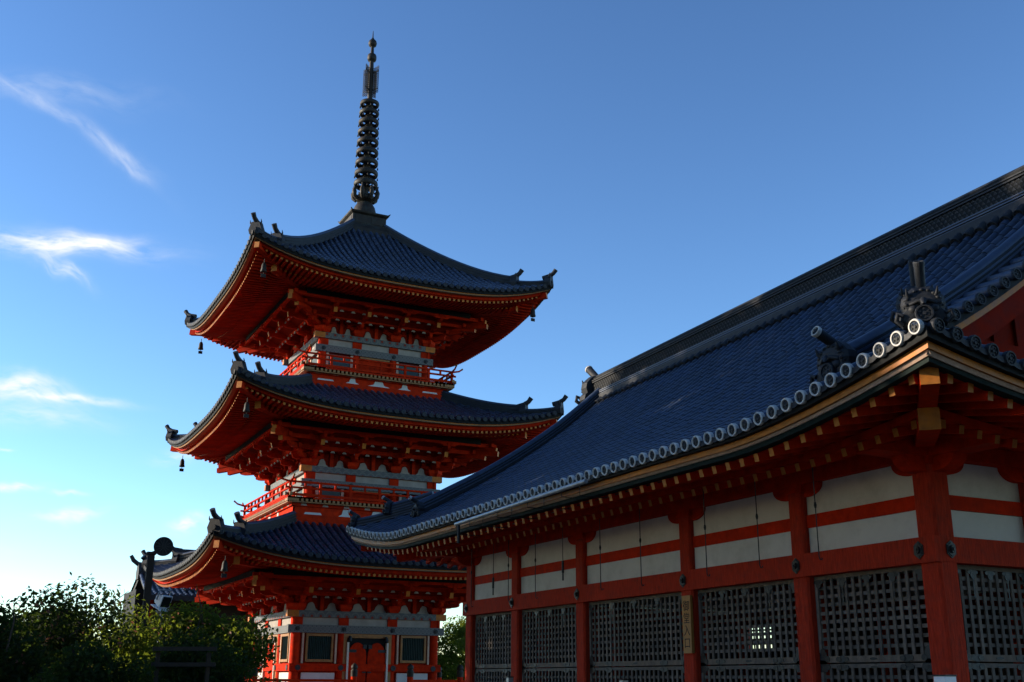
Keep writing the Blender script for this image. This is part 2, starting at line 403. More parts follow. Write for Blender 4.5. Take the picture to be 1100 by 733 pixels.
def build_hall():
    H = hall
    # ---- floor, plinth and ceiling
    mb = MB(); mb.box((10.2, 9.4, 0), (20.6, 25.8, .42)); mb.build('plinth', 'stone', H)
    mb = MB(); mb.box((11.3, 10.3, .421), (19.5, 24.8, .62)); mb.build('floor', 'dark_wood', H)
    mb = MB(); mb.box((11.6, 10.6, 4.5), (19.2, 24.6, 4.56)); mb.build('ceiling', 'dark_wood', H)
    # ---- columns with capital brackets
    cols = [(11.42, y, 'x') for y in CY] + [(x, 10.42, 'y') for x in CX[1:]] + [(19.38, y, 'x') for y in CY[1:]] + [(x, 24.72, 'y') for x in CX[1:-1]]
    w = .17
    for x, y, ax in cols:
        mb = MB()
        for z0, z1 in ((.62, 3.085), (3.406, 4.36)):
            c = .035
            pts = [(x-w+c, y-w), (x+w-c, y-w), (x+w, y-w+c), (x+w, y+w-c), (x+w-c, y+w), (x-w+c, y+w), (x-w, y+w-c), (x-w, y-w+c)]
            mb.prism([(p[0], p[1], z0) for p in pts], (0, 0, z1-z0))
        mb.box((x-w+.01, y-w+.01, 3.08), (x+w-.01, y+w-.01, 3.41))
        co = mb.build('column', 'vermilion_wood', H)
        # boat-shaped bracket arm
        mb = MB(); hl = .54
        def boat(d, px, py, th=.2):
            prof = []
            n = 8
            for i in range(n+1):
                t = i/n*math.pi/2; prof.append((-hl + .30*(1-math.cos(t)), 4.43 - .18*math.sin(t)))
            prof = [(-hl, 4.45)] + prof; prof += [(-a, z) for a, z in prof[::-1]]
            if d == 'x': mb.prism([(px-th/2, py+a, z) for a, z in prof], (th, 0, 0))
            else: mb.prism([(px+a, py-th/2, z) for a, z in prof], (0, th, 0))
        corner = (x in (11.42, 19.38)) and (y in (CY[0], CY[-1]))
        if corner:
            boat('x', x, y, .24); boat('y', x, y, .23)
            mb.box((x-.2, y-.2, 4.34), (x+.2, y+.2, 4.5))
        else: boat(ax, x, y, .24); mb.box((x-.19, y-.19, 4.33), (x+.19, y+.19, 4.47))
        mb.build('bracket_arm', 'vermilion', co)
    # ---- long beams, front and sides
    def ring_beam(name, z0, z1, proud, m, ext=0):
        for k in range(4):
            mb = MB()
            if k == 0: mb.box((X0+.05-proud, 10.25+.05-proud, z0), (X0+.05+.1, 24.89-.05+proud+ext, z1))
            elif k == 1: mb.box((X0+.151, 10.25+.05-proud, z0), (19.55+proud, 10.25+.05+.1, z1))
            elif k == 2: mb.box((XB-.05+proud, 10.401, z0), (XB-.05-.1, 24.739, z1))
            else: mb.box((X0+.151, 24.84+proud, z0), (19.449, 24.74, z1))
            mb.build(name, m, H)
    ring_beam('tie_beam', 3.08, 3.41, .05, 'vermilion_wood', .06)
    ring_beam('wall_rail', 3.79, 3.98, -.06, 'vermilion')
    for k in range(4):
        mb = MB()
        if k == 0: mb.box((11.24, 9.3, 4.44), (11.60, 25.7, 4.80))
        elif k == 1: mb.box((10.3, 10.24, 4.445), (20.5, 10.60, 4.805))
        elif k == 2: mb.box((19.2, 9.3, 4.44), (19.56, 25.7, 4.80))
        else: mb.box((10.3, 24.54, 4.445), (20.5, 24.90, 4.805))
        mb.build('wall_plate', 'vermilion', H)
    # ---- plaster panels
    def bays():
        for a, b in zip(CY, CY[1:]): yield 'f', a+w, b-w
        for a, b in zip(CX, CX[1:]): yield 'n', a+w, b-w
        for a, b in zip(CY, CY[1:]): yield 'b', a+w, b-w
        for a, b in zip(CX, CX[1:]): yield 'r', a+w, b-w
    B = list(bays())
    def face(k, a, d, z):
        return {'f': (11.34+d, a, z), 'n': (a, 10.40+d, z), 'b': (19.46-d, a, z), 'r': (a, 24.74-d, z)}[k]
    for k, a, b in B:
        for z0, z1 in ((3.411, 3.789), (3.981, 4.439)):
            mb = MB(); mb.box(face(k, a, 0, z0), face(k, b, .05, z1)); mb.build('plaster_panel', 'plaster', H)
    # ---- nail covers on the tie beam
    def nail(c, nrm, par):
        mb = MB(); c = V(c); nn = V(nrm); s_ = V((0, 0, 1)); q = nn.cross(s_)
        for rr, t0, t1 in ((.105, 0, .012), (.085, .012, .022), (.045, .022, .05), (.02, .05, .065)):
            nside = 6 if rr > .05 else 10
            out = [c + nn*t0 + (q*math.cos(2*math.pi*(i+.5)/nside)*.86 + s_*math.sin(2*math.pi*(i+.5)/nside)*1.1)*rr for i in range(nside)]
            mb.prism(out, nn*(t1-t0))
        mb.build('nail_cover', 'iron', par)
    for y in CY:
        yy = y + (.10 if y == CY[0] else 0); nail((11.197, yy, 3.245), (-1, 0, 0), H)
    for x in CX: nail((x+(.05 if x == CX[0] else 0), 10.247, 3.245), (0, -1, 0), H)
    # ---- lattice shutters
    def shutter(k, a, b, z0, z1, top):
        d0 = .02; n = max(8, round((b-a)/.152)); rows = max(4, round((z1-z0-.12)/.128))
        mb = MB(); f = .055
        mb.box(face(k, a+.012, d0, z0), face(k, b-.012, d0+.05, z0+f*1.6), 1)
        mb.box(face(k, a+.012, d0, z1-f), face(k, b-.012, d0+.05, z1), 0)
        mb.box(face(k, a+.012, d0, z0+f*1.6), face(k, a+.012+f, d0+.05, z1-f), 0)
        mb.box(face(k, b-.012-f, d0, z0+f*1.6), face(k, b-.012, d0+.05, z1-f), 0)
        a2, b2, za, zb = a+.012+f, b-.012-f, z0+f*1.6, z1-f
        bw = .024
        for i in range(1, n):
            t = lerp(a2, b2, i/n); mb.box(face(k, t-bw, d0+.006, za), face(k, t+bw, d0+.026, zb), 0)
        for i in range(1, rows):
            t = lerp(za, zb, i/rows); mb.box(face(k, a2, d0+.027, t-bw), face(k, b2, d0+.046, t+bw), 0)
        sh = mb.build('lattice_shutter', ['lattice_wood', 'rail_wood'], H)
        # ironwork: hinge leaves with three lobes, corner plates, rail plates
        if k not in 'fn' or (k == 'n' and a > 13.3): return sh
        def plate(mb, pts, d=.006): mb.prism([face(k, t, d0-d, z) for t, z in pts], V(face(k, 0, d0-.001, 0))-V(face(k, 0, d0-d, 0)))
        def blob(mb, t, z, rx, rz, d=.006): plate(mb, [(t+rx*math.cos(2*math.pi*i/10), z+rz*math.sin(2*math.pi*i/10)) for i in range(10)], d)
        if top:
            for i in range(5):
                t = lerp(a+.1, b-.1, i/4); mb = MB(); blob(mb, t, z1-.085, .10, .035); blob(mb, t, z1-.125, .05, .055, .009)
                if i in (1, 3): mb.box(face(k, t-.012, d0-.004, z1-.42), face(k, t+.012, d0-.001, z1-.15))
                mb.build('hinge_leaf', 'iron', sh)
            e = z0
        else: e = z1-.09
        for t in (a+.09, b-.09):
            sg = 1 if t < (a+b)/2 else -1; mb = MB()
            plate(mb, [(t-.07, e-.02), (t+.07, e-.02), (t+.07, e+.14), (t-.07, e+.14)]); blob(mb, t+sg*.08, e+.05, .05, .045, .009)
            if top: blob(mb, t, e+.15, .05, .05, .009)
            mb.build('corner_plate', 'iron', sh)
        for fr in (.22, .78):
            t = lerp(a, b, fr); mb = MB(); blob(mb, t, e+.045, .085, .05); blob(mb, t-.07, e+.045, .05, .035, .009); blob(mb, t+.07, e+.045, .05, .035, .012)
            mb.build('rail_plate', 'iron', sh)
        mb = MB(); blob(mb, (a+b)/2, e+.045, .07, .018); mb.build('pull_plate', 'iron', sh)
        return sh
    for i, (k, a, b) in enumerate(B):
        if k in 'br' and i not in OPEN_BAYS:
            mb = MB(); mb.box(face(k, a+.01, .02, .63), face(k, b-.01, .07, 3.079))
            for q in range(1, 6): t = lerp(a, b, q/6); mb.box(face(k, t-.03, .0, .63), face(k, t+.03, .019, 3.079))
            mb.build('board_door', 'dark_wood', H); continue
        if i in OPEN_BAYS:      # one rear bay: boards below, an open lattice strip on top
            mb = MB(); mb.box(face(k, a+.01, .02, .63), face(k, b-.01, .07, 2.35)); mb.box(face(k, a+.01, .021, 2.35), face(k, a+.95, .07, 3.079)); mb.build('board_door', 'dark_wood', H)
            shutter(k, a+.96, b, 2.351, 3.079, True); continue
        shutter(k, a, b, 1.865, 3.079, True)
        shutter(k, a, b, .63, 1.845, False)
    # ---- rafters: flying (outer) and base (inner) rows
    NR = 0; rest = MB()
    def raf(p, q, show):
        nonlocal NR
        if show and NR < 100:
            mb = MB(); mb.beam(p, q, .085, .105, 0, 1); mb.build('rafter', ['vermilion', 'ochre'], H, p); NR += 1
        else: rest.beam(p, q, .085, .105, 0, 1)
    ys = [8.45+.3*i for i in range(61)]
    for y in ys:
        q = YH-abs(y-YM); l = lift(q); hx = XE + q
        if q > .5: xi = min(10.5, max(9.4, hx)); raf((9.14, y, 4.365+l), (xi, y, 4.365+.24*(xi-9.14)+l*(1-.18*(xi-9.14))), True)
    for y in ys[2:-2]:
        q = YH-abs(y-YM); l = lift(q)*.72; hx = XE+q
        if q > 1.35: raf((10.1, y+.02, 4.39+l), (min(11.9, hx), y+.02, 4.39+.29*(min(11.9, hx)-10.1)+l*.7), 9.2 < y < 21.5)
    for k in range(3):           # near, far and rear eaves
        rng = [9.45+.3*i for i in range(41)] if k < 2 else ys
        for c in rng:
            q = (6.55-abs(c-XR)) if k < 2 else (YH-abs(c-YM))
            l = lift(q); l2 = l*.72
            def T(d, z): return (c, YN+d, z) if k == 0 else ((c, YF-d, z) if k == 1 else (XE2-d, c, z))
            if q > .5: di = min(1.65, max(.55, q)); raf(T(.29, 4.365+l), T(di, 4.365+.24*(di-.29)+l*(1-.18*(di-.29))), k == 0 and c < 14)
            if q > 1.35: raf(T(1.25, 4.39+l2), T(min(3.05, q), 4.39+.29*(min(3.05, q)-1.25)+l2*.7), k == 0 and c < 14)
    tag(rest.build('rafters', ['vermilion', 'ochre'], H), kind='stuff')
    # ---- soffit boards above the rafters
    mb = MB()
    def eave_pt(k, d, c, z):   # k 0 front 1 near 2 rear 3 far
        return {0: (XE+d, c, z), 1: (c, YN+d, z), 2: (XE2-d, c, z), 3: (c, YF-d, z)}[k]
    def ecs(k, d, n):
        lo, hi = ((YN, YF) if k in (0, 2) else (XE, XE2)); lo += d; hi -= d
        return [lerp(lo, hi, (1-math.cos(math.pi*i/n))/2) for i in range(n+1)]
    def q_of(k, c): return YH-abs(c-YM) if k in (0, 2) else 6.55-abs(c-XR)
    for k in range(4):
        rows = []
        for d, z, f in ((.3, 4.424, 1), (.9, 4.57, .9), (1.64, 4.748, .75)):
            rows.append([eave_pt(k, d, c, z+lift(q_of(k, c))*f) for c in ecs(k, d, 40)])
        mb.sheet(rows, 0)
        rows = []
        for d, z, f in ((1.2, 4.445, .74), (2.0, 4.67, .6), (3.05, 4.98, .4)):
            rows.append([eave_pt(k, d, c, z+lift(q_of(k, c))*f) for c in ecs(k, d, 40)])
        mb.sheet(rows, 0)
    mb.build('soffit', ['vermilion'], H)
    # ---- boards under the tile edge, thicker towards the corners
    for name, m, d0, d1, za, zb, ea, eb in (
            ('tile_batten', 'black_paint', .02, .3, 4.675, 4.60, 0, -.07),
            ('eave_board', 'ochre', .09, .3, 4.598, 4.525, -.07, -.085),
            ('eave_board', 'pale_board', .12, .32, 4.523, 4.495, -.085, -.12),
            ('eave_board', 'dark_green', .17, .335, 4.493, 4.43, -.12, -.10),
            ('eave_board', 'vermilion', .34, .46, 4.50, 4.425, -.0, -.0)):
        for k in range(4):
            mb = MB(); rings = []
            n = 60; C0, C1 = ecs(k, d0, n), ecs(k, d1, n)
            for a, b in zip(C0, C1):
                l = lift(q_of(k, a)+d0*.0); t = (l/.54)
                l1 = lift(q_of(k, a))
                z_a = za+l+ea*t*.55; z_b = zb+l1+eb*t*.55
                rings.append([eave_pt(k, d0, a, z_a), eave_pt(k, d1, b, z_a), eave_pt(k, d1, b, z_b), eave_pt(k, d0+(.03 if m == 'pale_board' else 0), a, z_b)])
            mb.sweep(rings); mb.build(name, m, H)
    mb = MB()        # boards carried by the base rafter tips
    for k in range(4):
        rings = []
        for a, b in zip(ecs(k, 1.2, 40), ecs(k, 1.36, 40)):
            l = lift(q_of(k, a))*.72
            rings.append([eave_pt(k, 1.2, a, 4.545+l), eave_pt(k, 1.36, b, 4.545+l), eave_pt(k, 1.36, b, 4.45+l), eave_pt(k, 1.2, a, 4.45+l)])
        mb.sweep(rings)
    mb.build('rafter_batten', 'vermilion', H)
    # ---- corner hip rafters
    for sx, sy, ex, ey in ((1, 1, XE, YN), (-1, 1, XE2, YN), (1, -1, XE, YF), (-1, -1, XE2, YF)):
        mb = MB()
        def P(d, z): return (ex+sx*d, ey+sy*d, z)
        mb.beam(P(.32, 4.78), P(1.7, 4.72), .2, .2, 0, 1); mb.build('hip_rafter', ['vermilion', 'ochre'], H); mb = MB(); mb.beam(P(1.02, 4.52), P(2.8, 4.74), .24, .26, 0, 1)
        mb.build('hip_rafter', ['vermilion', 'ochre'], H)
    # ---- roof tiles
    roof = MB(); TR = .078
    span = [YN+.13+.265*i for i in range(72)]
    def line(side, c, s0, s1, dz=.0, n=14):
        return [roofP(side, lerp(s1, s0, i/n), c) + V((0, 0, dz)) for i in range(n+1)]
    def top_s(c):
        q = YH-abs(c-YM)
        return 6.5 if VN < c < VF else max(.12, q)
    for side in (0, 1):
        for c in span:
            s1 = top_s(c)
            cover_row(roof, line(side, c, 0, s1), (0, 1, 0), TR, .30 if side == 0 else .6, 6 if side == 0 else 4, 0, .004)
            if c+.265 < YF:
                s2 = min(s1, top_s(c+.265))
                pan_row(roof, line(side, c, .02, s2), line(side, c+.265, .02, s2), .2 if side == 0 else .6, 1)
    xs = [XE+.15+.262*i for i in range(49)]
    for side in (2, 3):
        for c in xs:
            q = 6.55-abs(c-XR); s1 = min(q, 2.35)
            if s1 > .1: cover_row(roof, line(side, c, 0, s1, 0, 8), (1, 0, 0), TR, .3, 6 if side == 2 else 4, 0, .004)
            if c+.262 < XE2-.05:
                s2 = max(.05, min(2.35, q, 6.55-abs(c+.262-XR)))
                pan_row(roof, line(side, c, .02, s2, 0, 8), line(side, c+.262, .02, s2, 0, 8), .25, 1)
    # closed underside so that no light leaks through
    for side in (0, 1):
        rows = [[roofP(side, s, lerp(max(YN+s, VN) if s > 1 else YN+s, min(YF-s, VF) if s > 1 else YF-s, j/30)) - V((0, 0, .06)) for j in range(31)] for s in (.1, .5, 1, 1.54)]
        rows2 = [[roofP(side, s, lerp(VN, VF, j/30)) - V((0, 0, .06)) for j in range(31)] for s in (1.55, 2.5, 3.5, 4.5, 5.5, 6.55)]
        roof.sheet(rows, 1); roof.sheet(rows2, 1)
    for side in (2, 3):
        rows = [[roofP(side, s, lerp(XE+s, XE2-s, j/30)) - V((0, 0, .06)) for j in range(31)] for s in (.1, .6, 1.2, 1.8, 2.35)]
        roof.sheet(rows, 1)
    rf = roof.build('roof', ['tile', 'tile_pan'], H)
    # eave-end tiles: one mesh, copied along the eaves
    cap0 = {}
    def cap(name, c, nrm, key):
        if key not in cap0:
            mb = MB(); tile_cap(mb, c, nrm, .088)
            cap0[key] = mb.build('tile_end', ['tile_rim_lit', 'tile_face'] if key != 'n' else ['tile_dark', 'tile_dark'], rf, c)  # sunlight put into the front rim colour, shade into the near caps
        else: dup(cap0[key], c, rf)
    for c in span: p = roofP(0, 0, c); cap('', p + V((-.03, 0, .035)), (-1, 0, -.12), 'f')
    for c in xs[:22]:
        p = roofP(2, 0, c); cap('', p + V((0, -.03, .035)), (0, -1, -.12), 'n')
    for side, cs, stp in ((0, span, .265), (2, xs, .262)):      # scalloped drip tiles between the round ends
        mb = MB()
        for c in cs[:-1]:
            pts = []
            for i in range(7):
                t = i/6; p = roofP(side, 0, c+stp*t); pts.append(p + V((0, 0, -.0-.045*math.sin(math.pi*t))))
            mv = V((-.02, 0, 0)) if side == 0 else V((0, -.02, 0))
            top = [p+V((0, 0, .02+.03*abs(math.cos(math.pi*i/6)))) for i, p in enumerate([roofP(side, 0, c+stp*i/6) for i in range(7)])]
            mb.prism([p+mv for p in pts + top[::-1]], -mv*2)
        mb.build('drip_tile', ['tile_dark'], rf)
    # ---- ridges
    def ridge(name, path, w_, h_, side_hint, cap_r, layers=4, parent=rf, m='tile_dark'):
        mb = MB()
        def ring(p, sd, a, z0, z1): return [p+sd*a+V((0, 0, z0)), p-sd*a+V((0, 0, z0)), p-sd*a+V((0, 0, z1)), p+sd*a+V((0, 0, z1))]
        P = [V(p) for p in path]; hint = V(side_hint)
        for j in range(layers):
            z0, z1 = h_*j/layers, h_*(j+1)/layers; a = w_/2*(1-.25*j/layers)
            mb.sweep([ring(p, hint, a, z0, z0+(z1-z0)*.45) for p in P], 1 if j >= layers-2 or j == 0 else 0)
            mb.sweep([ring(p, hint, a*.9, z0+(z1-z0)*.45, z1) for p in P], 0)
        mb.tube([p+V((0, 0, h_)) for p in P], cap_r, 10, 1)
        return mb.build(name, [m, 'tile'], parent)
    def zr(y): return .02*(YM-y)
    path = [(XR, y, 9.12+zr(y)) for y in (25.55, 23, 20, 17.4, 14, 11.5, VN-.15)]
    mb = MB()
    def rr(y, a, z0, z1): z = 9.12+zr(y); return [(XR-a, y, z+z0), (XR+a, y, z+z0), (XR+a, y, z+z1), (XR-a, y, z+z1)]
    ysr = [25.55, 21, 17.4, 13.5, VN-.1]
    for a, z0, z1, m in ((.33, -.12, .07, 0), (.30, .07, .095, 1), (.27, .095, .125, 0), (.295, .125, .15, 1), (.27, .15, .18, 0), (.285, .18, .205, 1), (.22, .205, .50, 2), (.26, .50, .525, 0), (.24, .525, .555, 2), (.26, .555, .58, 0), (.2, .58, .66, 2)):
        mb.sweep([rr(y, a, z0, z1) for y in ysr], m)
    mb.tube([(XR, y, 9.12+zr(y)+.68) for y in ysr], .11, 10, 0)
    # fish-scale openwork on the tall band of the ridge
    for i in range(150):
        y = 25.4 - i*.105
        for zz in (.26, .34, .42, .48):
            yy = y + (.05 if zz in (.34, .48) else 0); z = 9.12+zr(yy)+zz
            mb.add([(XR-.232, yy-.045, z-.03), (XR-.232, yy, z+.035), (XR-.232, yy+.045, z-.03), (XR-.222, yy, z-.02)], [(0, 1, 3), (1, 2, 3)], 0)
    rg = mb.build('ridge', ['tile_dark', 'tile', 'black_paint'], rf)
    # row of round tiles tucked under the ridge
    mb = MB()
    for c in span:
        if VN+.2 < c < VF-.2:
            p = roofP(0, 6.13, c) + V((0, 0, .085)); q = roofP(0, 6.5, c) + V((0, 0, .085))
            mb.tube([p, q], .1, 10, 0); tile_cap(mb, p, p-q, .105, 0, 0, .03)
            p2, q2 = (roofP(1, s_, c) + V((0, 0, .085)) for s_ in (6.13, 6.5)); mb.tube([p2, q2], .1, 8, 0)
    mb.build('ridge_tile_row', ['tile_dark'], rg)
    # descending ridges and hip ridges
    def oni(name, c, out, scale, par, tubes=1, steep=.55, ring=True):
        """demon-face ridge-end tile: shaped plate, brow, horns, boss and the round tubes above it"""
        c, o = V(c), V(out).normalized(); sd = o.cross(V((0, 0, 1))).normalized(); u = V((0, 0, 1)); k = scale
        mb = MB()
        outl = [(-.28, -.02), (-.33, .05), (-.31, .14), (-.26, .19), (-.29, .28), (-.27, .38), (-.2, .46), (-.12, .53), (.12, .53), (.2, .46), (.27, .38), (.29, .28), (.26, .19), (.31, .14), (.33, .05), (.28, -.02)]
        mb.sweep([[c + sd*a*q*k + u*(.25+(z-.25)*q)*k + o*w_*k for a, z in outl] for q, w_ in ((.96, -.2), (1, -.14), (1, -.03), (.82, .03), (.5, .05))], 0, True, False)
        for i in range(9):
            th = math.pi*i/8; mb.lathe(c+sd*math.cos(th)*.21*k+u*(.27+.2*math.sin(th))*k+o*.02*k, [(0, -.035*k), (.038*k, -.01*k), (.038*k, .012*k), (0, .035*k)], 7)
        mb.tube([c+sd*-.17*k+u*.27*k+o*.03*k, c+sd*-.06*k+u*.31*k+o*.08*k, c+u*.27*k+o*.09*k, c+sd*.06*k+u*.31*k+o*.08*k, c+sd*.17*k+u*.27*k+o*.03*k], .03*k, 6)
        for sx in (-1, 1):
            mb.tube([c+sd*sx*.14*k+u*.33*k-o*.05*k, c+sd*sx*.19*k+u*.41*k+o*.05*k, c+sd*sx*.20*k+u*.49*k+o*.08*k], [.05*k, .028*k, .006*k], 6)
            mb.lathe(c+sd*sx*.13*k+u*.2*k+o*.02*k, [(.0, -.07*k), (.06*k, -.04*k), (.075*k, 0), (.06*k, .04*k), (0, .07*k)], 8)
            mb.tube([c+sd*sx*.28*k+o*.0, c+sd*sx*.36*k+u*.06*k+o*.03*k, c+sd*sx*.34*k+u*.15*k+o*.04*k, c+sd*sx*.27*k+u*.12*k+o*.03*k], .035*k, 6)
            for j in range(5):
                zz = .06+.09*j; mb.lathe(c+sd*sx*(.27-.012*j)*k+u*zz*k+o*.01*k, [(0, -.02*k), (.022*k, 0), (0, .02*k)], 6)
        mb.disc(c+u*.12*k+o*.0, o, .12*k, .09*k, 14); tile_cap(mb, c+u*.12*k+o*.10*k, o, .125*k, 0, 0, .03)
        mb.tube([c+u*.26*k, c+u*.3*k+o*.1*k, c+u*.24*k+o*.13*k], [.05*k, .05*k, .02*k], 6)
        ob = mb.build(name, ['tile_dark'], par)
        for t in range(tubes):
            mb = MB(); b = c + u*(.48*k) - o*(.16*k) - o*t*.3*k - sd*t*.0
            d = (o*math.cos(steep) + u*math.sin(steep)).normalized(); e = b + d*.42*k
            mb.tube([b-d*.12*k, e], [.064*k, .072*k], 14, 0); tile_cap(mb, e+d*.01, d, .078*k, 1 if ring else 0, 0, .04)
            mb.build('ridge_end_tube', ['tile_dark', 'tile_rim_lit'], ob)
        return ob
    for side, yk, s0 in ((0, 9.95, .62), (0, 24.95, 1.1), (1, 9.95, .9), (1, 24.95, 1.1)):
        P = [roofP(side, s, yk)+V((0, 0, .03)) for s in [s0+ (6.35-s0)*i/12 for i in range(13)]]
        dr = ridge('descending_ridge', P, .30, .30, (0, 1, 0), .095, 4)
        oni('ridge_end_tile', P[0]+V((-.04 if side == 0 else .04, 0, 0)), (-1 if side == 0 else 1, 0, 0), .95 if yk < 12 else .72, dr, 1, .42)
    # second lower fold on the verge side of the near descending ridge
    for sx, sy, ex, ey in ((1, 1, XE, YN), (-1, 1, XE2, YN), (1, -1, XE, YF), (-1, -1, XE2, YF)):
        hint = V((sx, -sy, 0)).normalized()
        def HP(d):
            p = roofP(0 if sx > 0 else 1, d, ey+sy*d); return p + V((0, 0, .03))
        P = [HP(d) for d in (.12, .5, .9, 1.25, 1.6)]
        h1 = ridge('hip_ridge', P, .26, .14, hint, .08, 2)
        oni('ridge_end_tile', P[0], (-sx, -sy, 0), .8 if sy > 0 else .62, h1, 1, 1.1 if (sx, sy) == (1, 1) else .5, (sx, sy) != (1, 1))
        P = [HP(d) for d in (.78, 1.1, 1.4, 1.65)]
        P = [p+V((0, 0, .13)) for p in P]
        h2 = ridge('hip_ridge', P, .24, .2, hint, .085, 3)
        oni('ridge_end_tile', P[0], (-sx, -sy, 0), .85 if sy > 0 else .66, h2, 1, 1.15 if (sx, sy) == (1, 1) else .5, (sx, sy) != (1, 1))
    # ridge-end ornaments
    oni('ridge_end_tile', (XR, 25.62, 9.12+zr(25)-.05), (0, 1, 0), 1.5, rg, 1, .7)
    oni('ridge_end_tile', (XR, VN-.2, 9.12+zr(9.5)-.05), (0, -1, 0), 1.5, rg, 1, .7)
    # ---- verges: short tiles laid across the gable edge, bargeboards, gable wall
    for yv, o in ((VN, -1), (VF, 1)):
        mb = MB()
        for side in (0, 1):
            for i in range(21):
                s = 1.45 + .255*i; p = roofP(side, s, yv)+V((0, 0, .05))
                if s > 6.4: break
                mb.tube([p+V((0, .42*-o, .03)), p+V((0, .05*o, 0))], .08, 10, 0)
                tile_cap(mb, p+V((0, .06*o, 0)), (0, o, 0), .088, 1, 1, .03)
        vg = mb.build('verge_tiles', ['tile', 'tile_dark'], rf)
        for m, off, dz0, dz1, th in (('black_paint', .0, .0, -.1, .12), ('ochre', -.05, -.1, -.2, .1), ('dark_red', -.10, -.2, -.55, .08)):
            mb = MB()
            for side in (0, 1):
                rings = []
                for i in range(15):
                    s = lerp(1.25, 6.55, i/14); p = roofP(side, s, yv); y0 = yv+o*(.02+off)
                    rings.append([V((p.x, y0, p.z+dz0)), V((p.x, y0-o*th, p.z+dz0)), V((p.x, y0-o*th, p.z+dz1)), V((p.x, y0, p.z+dz1))])
                mb.sweep(rings)
            mb.build('bargeboard', m, H)
        yw = yv - o*.78; mb = MB()
        prof = [roofP(0, s, yw) - V((0, 0, .1)) for s in (1.9, 3, 4, 5, 6, 6.55)]
        prof += [V((2*XR-p.x, p.y, p.z)) for p in prof[:-1][::-1]]
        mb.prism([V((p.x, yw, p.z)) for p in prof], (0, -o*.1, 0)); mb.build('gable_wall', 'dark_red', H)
        mb = MB()
        for i in range(16):
            x = XR-3.6+i*.48; z1 = zp(6.55-abs(x-XR))-.15
            if z1 > 6: mb.box((x-.05, yw, 5.5), (x+.05, yw+o*.05, z1))
        mb.box((XR-3.9, yw+o*.051, 5.9), (XR+3.9, yw+o*.16, 6.15)); mb.build('gable_grille', 'dark_red', H)
    # ---- gutter with hangers, front eave
    mb = MB(); gx = 8.73
    mb.tube([(gx, 14.8, 4.60), (gx, 19.85, 4.52)], .038, 10); 
    g_ = mb.build('gutter', 'gutter_metal', H)
    for i in range(9):
        y = 15.0+.6*i; mb = MB(); z = 4.6-(y-14.8)*.016
        mb.tube([(gx, y, z), (gx, y, z-.12 if i % 2 else z-.2), (gx+.5, y, 4.45 if i % 2 else z-.2)], .009, 6); mb.build('gutter_hanger', 'iron', g_)
    mb = MB(); mb.tube([(gx, 19.7, 4.5), (gx, 19.7, 4.14)], .03, 8); mb.build('downspout', 'iron', g_)
    mb = MB(); mb.tube([(9.2, 13.2, 4.42), (9.2, 19.7, 4.36)], .008, 6); mb.build('gutter_wire', 'iron', g_)
    # ---- hook rods hanging from the eaves
    for y, zb in ((15.55, 3.08), (13.75, 3.1), (12.51, 3.12), (11.29, 3.12), (16.84, 3.1), (19.29, 3.1), (20.47, 3.1), (22.28, 3.1)):
        mb = MB(); mb.tube([(10.2, y, 4.5), (10.2, y, zb+.06), (10.215, y, zb+.02), (10.245, y, zb+.025), (10.25, y, zb+.05)], .008, 6)
        mb.lathe((10.2, y, (4.4+zb)/2+.1), [(.012, -.04), (.02, 0), (.012, .04)], 8); mb.build('hook_rod', 'iron', H)
    for y, zb in ((21.18, 3.3), (18.19, 3.38)):
        mb = MB(); mb.tube([(10.2, y, 4.5), (10.2, y, zb+.36)], .007, 6); mb.tube([(10.2, y, zb+.36), (10.2, y, zb+.14)], .024, 8); mb.tube([(10.2, y, zb+.14), (10.2, y, zb)], .015, 8)
        mb.build('hook_rod', 'iron', H)


OPEN_BAYS = (13,)
build_hall()

# ------------------------------------------------------------------ sign board on a column
sg = thing('sign_board', (11.235, 15.72, 2.05), 'narrow yellow wooden board with black brush characters on a red column of the hall', 'sign')
mb = MB(); mb.box((11.195, 15.60, 2.05), (11.245, 15.84, 2.99)); mb.build('board', 'sign_wood', sg)
cu = bpy.data.curves.new('characters', 'FONT'); cu.body = '御\n堂\n入\n口'; cu.size = .19; cu.extrude = .001
cu.align_x = 'CENTER'; cu.space_line = 1.06
to = bpy.data.objects.new('characters', cu); COL.objects.link(to)
bpy.context.view_layer.update()
dg = bpy.context.evaluated_depsgraph_get(); me = bpy.data.meshes.new_from_object(to.evaluated_get(dg))
bpy.data.objects.remove(to)
to = bpy.data.objects.new('characters', me); COL.objects.link(to); me.materials.clear(); me.materials.append(MAT['ink'])
to.parent = sg; to.location = (-.042, 0, .70); to.rotation_euler = (R(90), 0, R(-90))

# ------------------------------------------------------------------ the pagoda
PX, PY = 14.13, 42.82
pag = thing('three_storey_pagoda', (PX, PY, 0), 'vermilion three-storey pagoda with dark curved roofs and a tall ringed bronze spire', 'pagoda')


def T(k, a, d, z):
    """side k of the square tower: a along the side, d outwards"""
    return V({0: (PX+a, PY-d, z), 1: (PX+d, PY+a, z), 2: (PX-a, PY+d, z), 3: (PX-d, PY-a, z)}[k])
def tv(k, a, d, z=0): return T(k, a, d, z) - T(k, 0, 0, 0)


class Storey:
    def __init__(s, **k): s.__dict__.update(k)


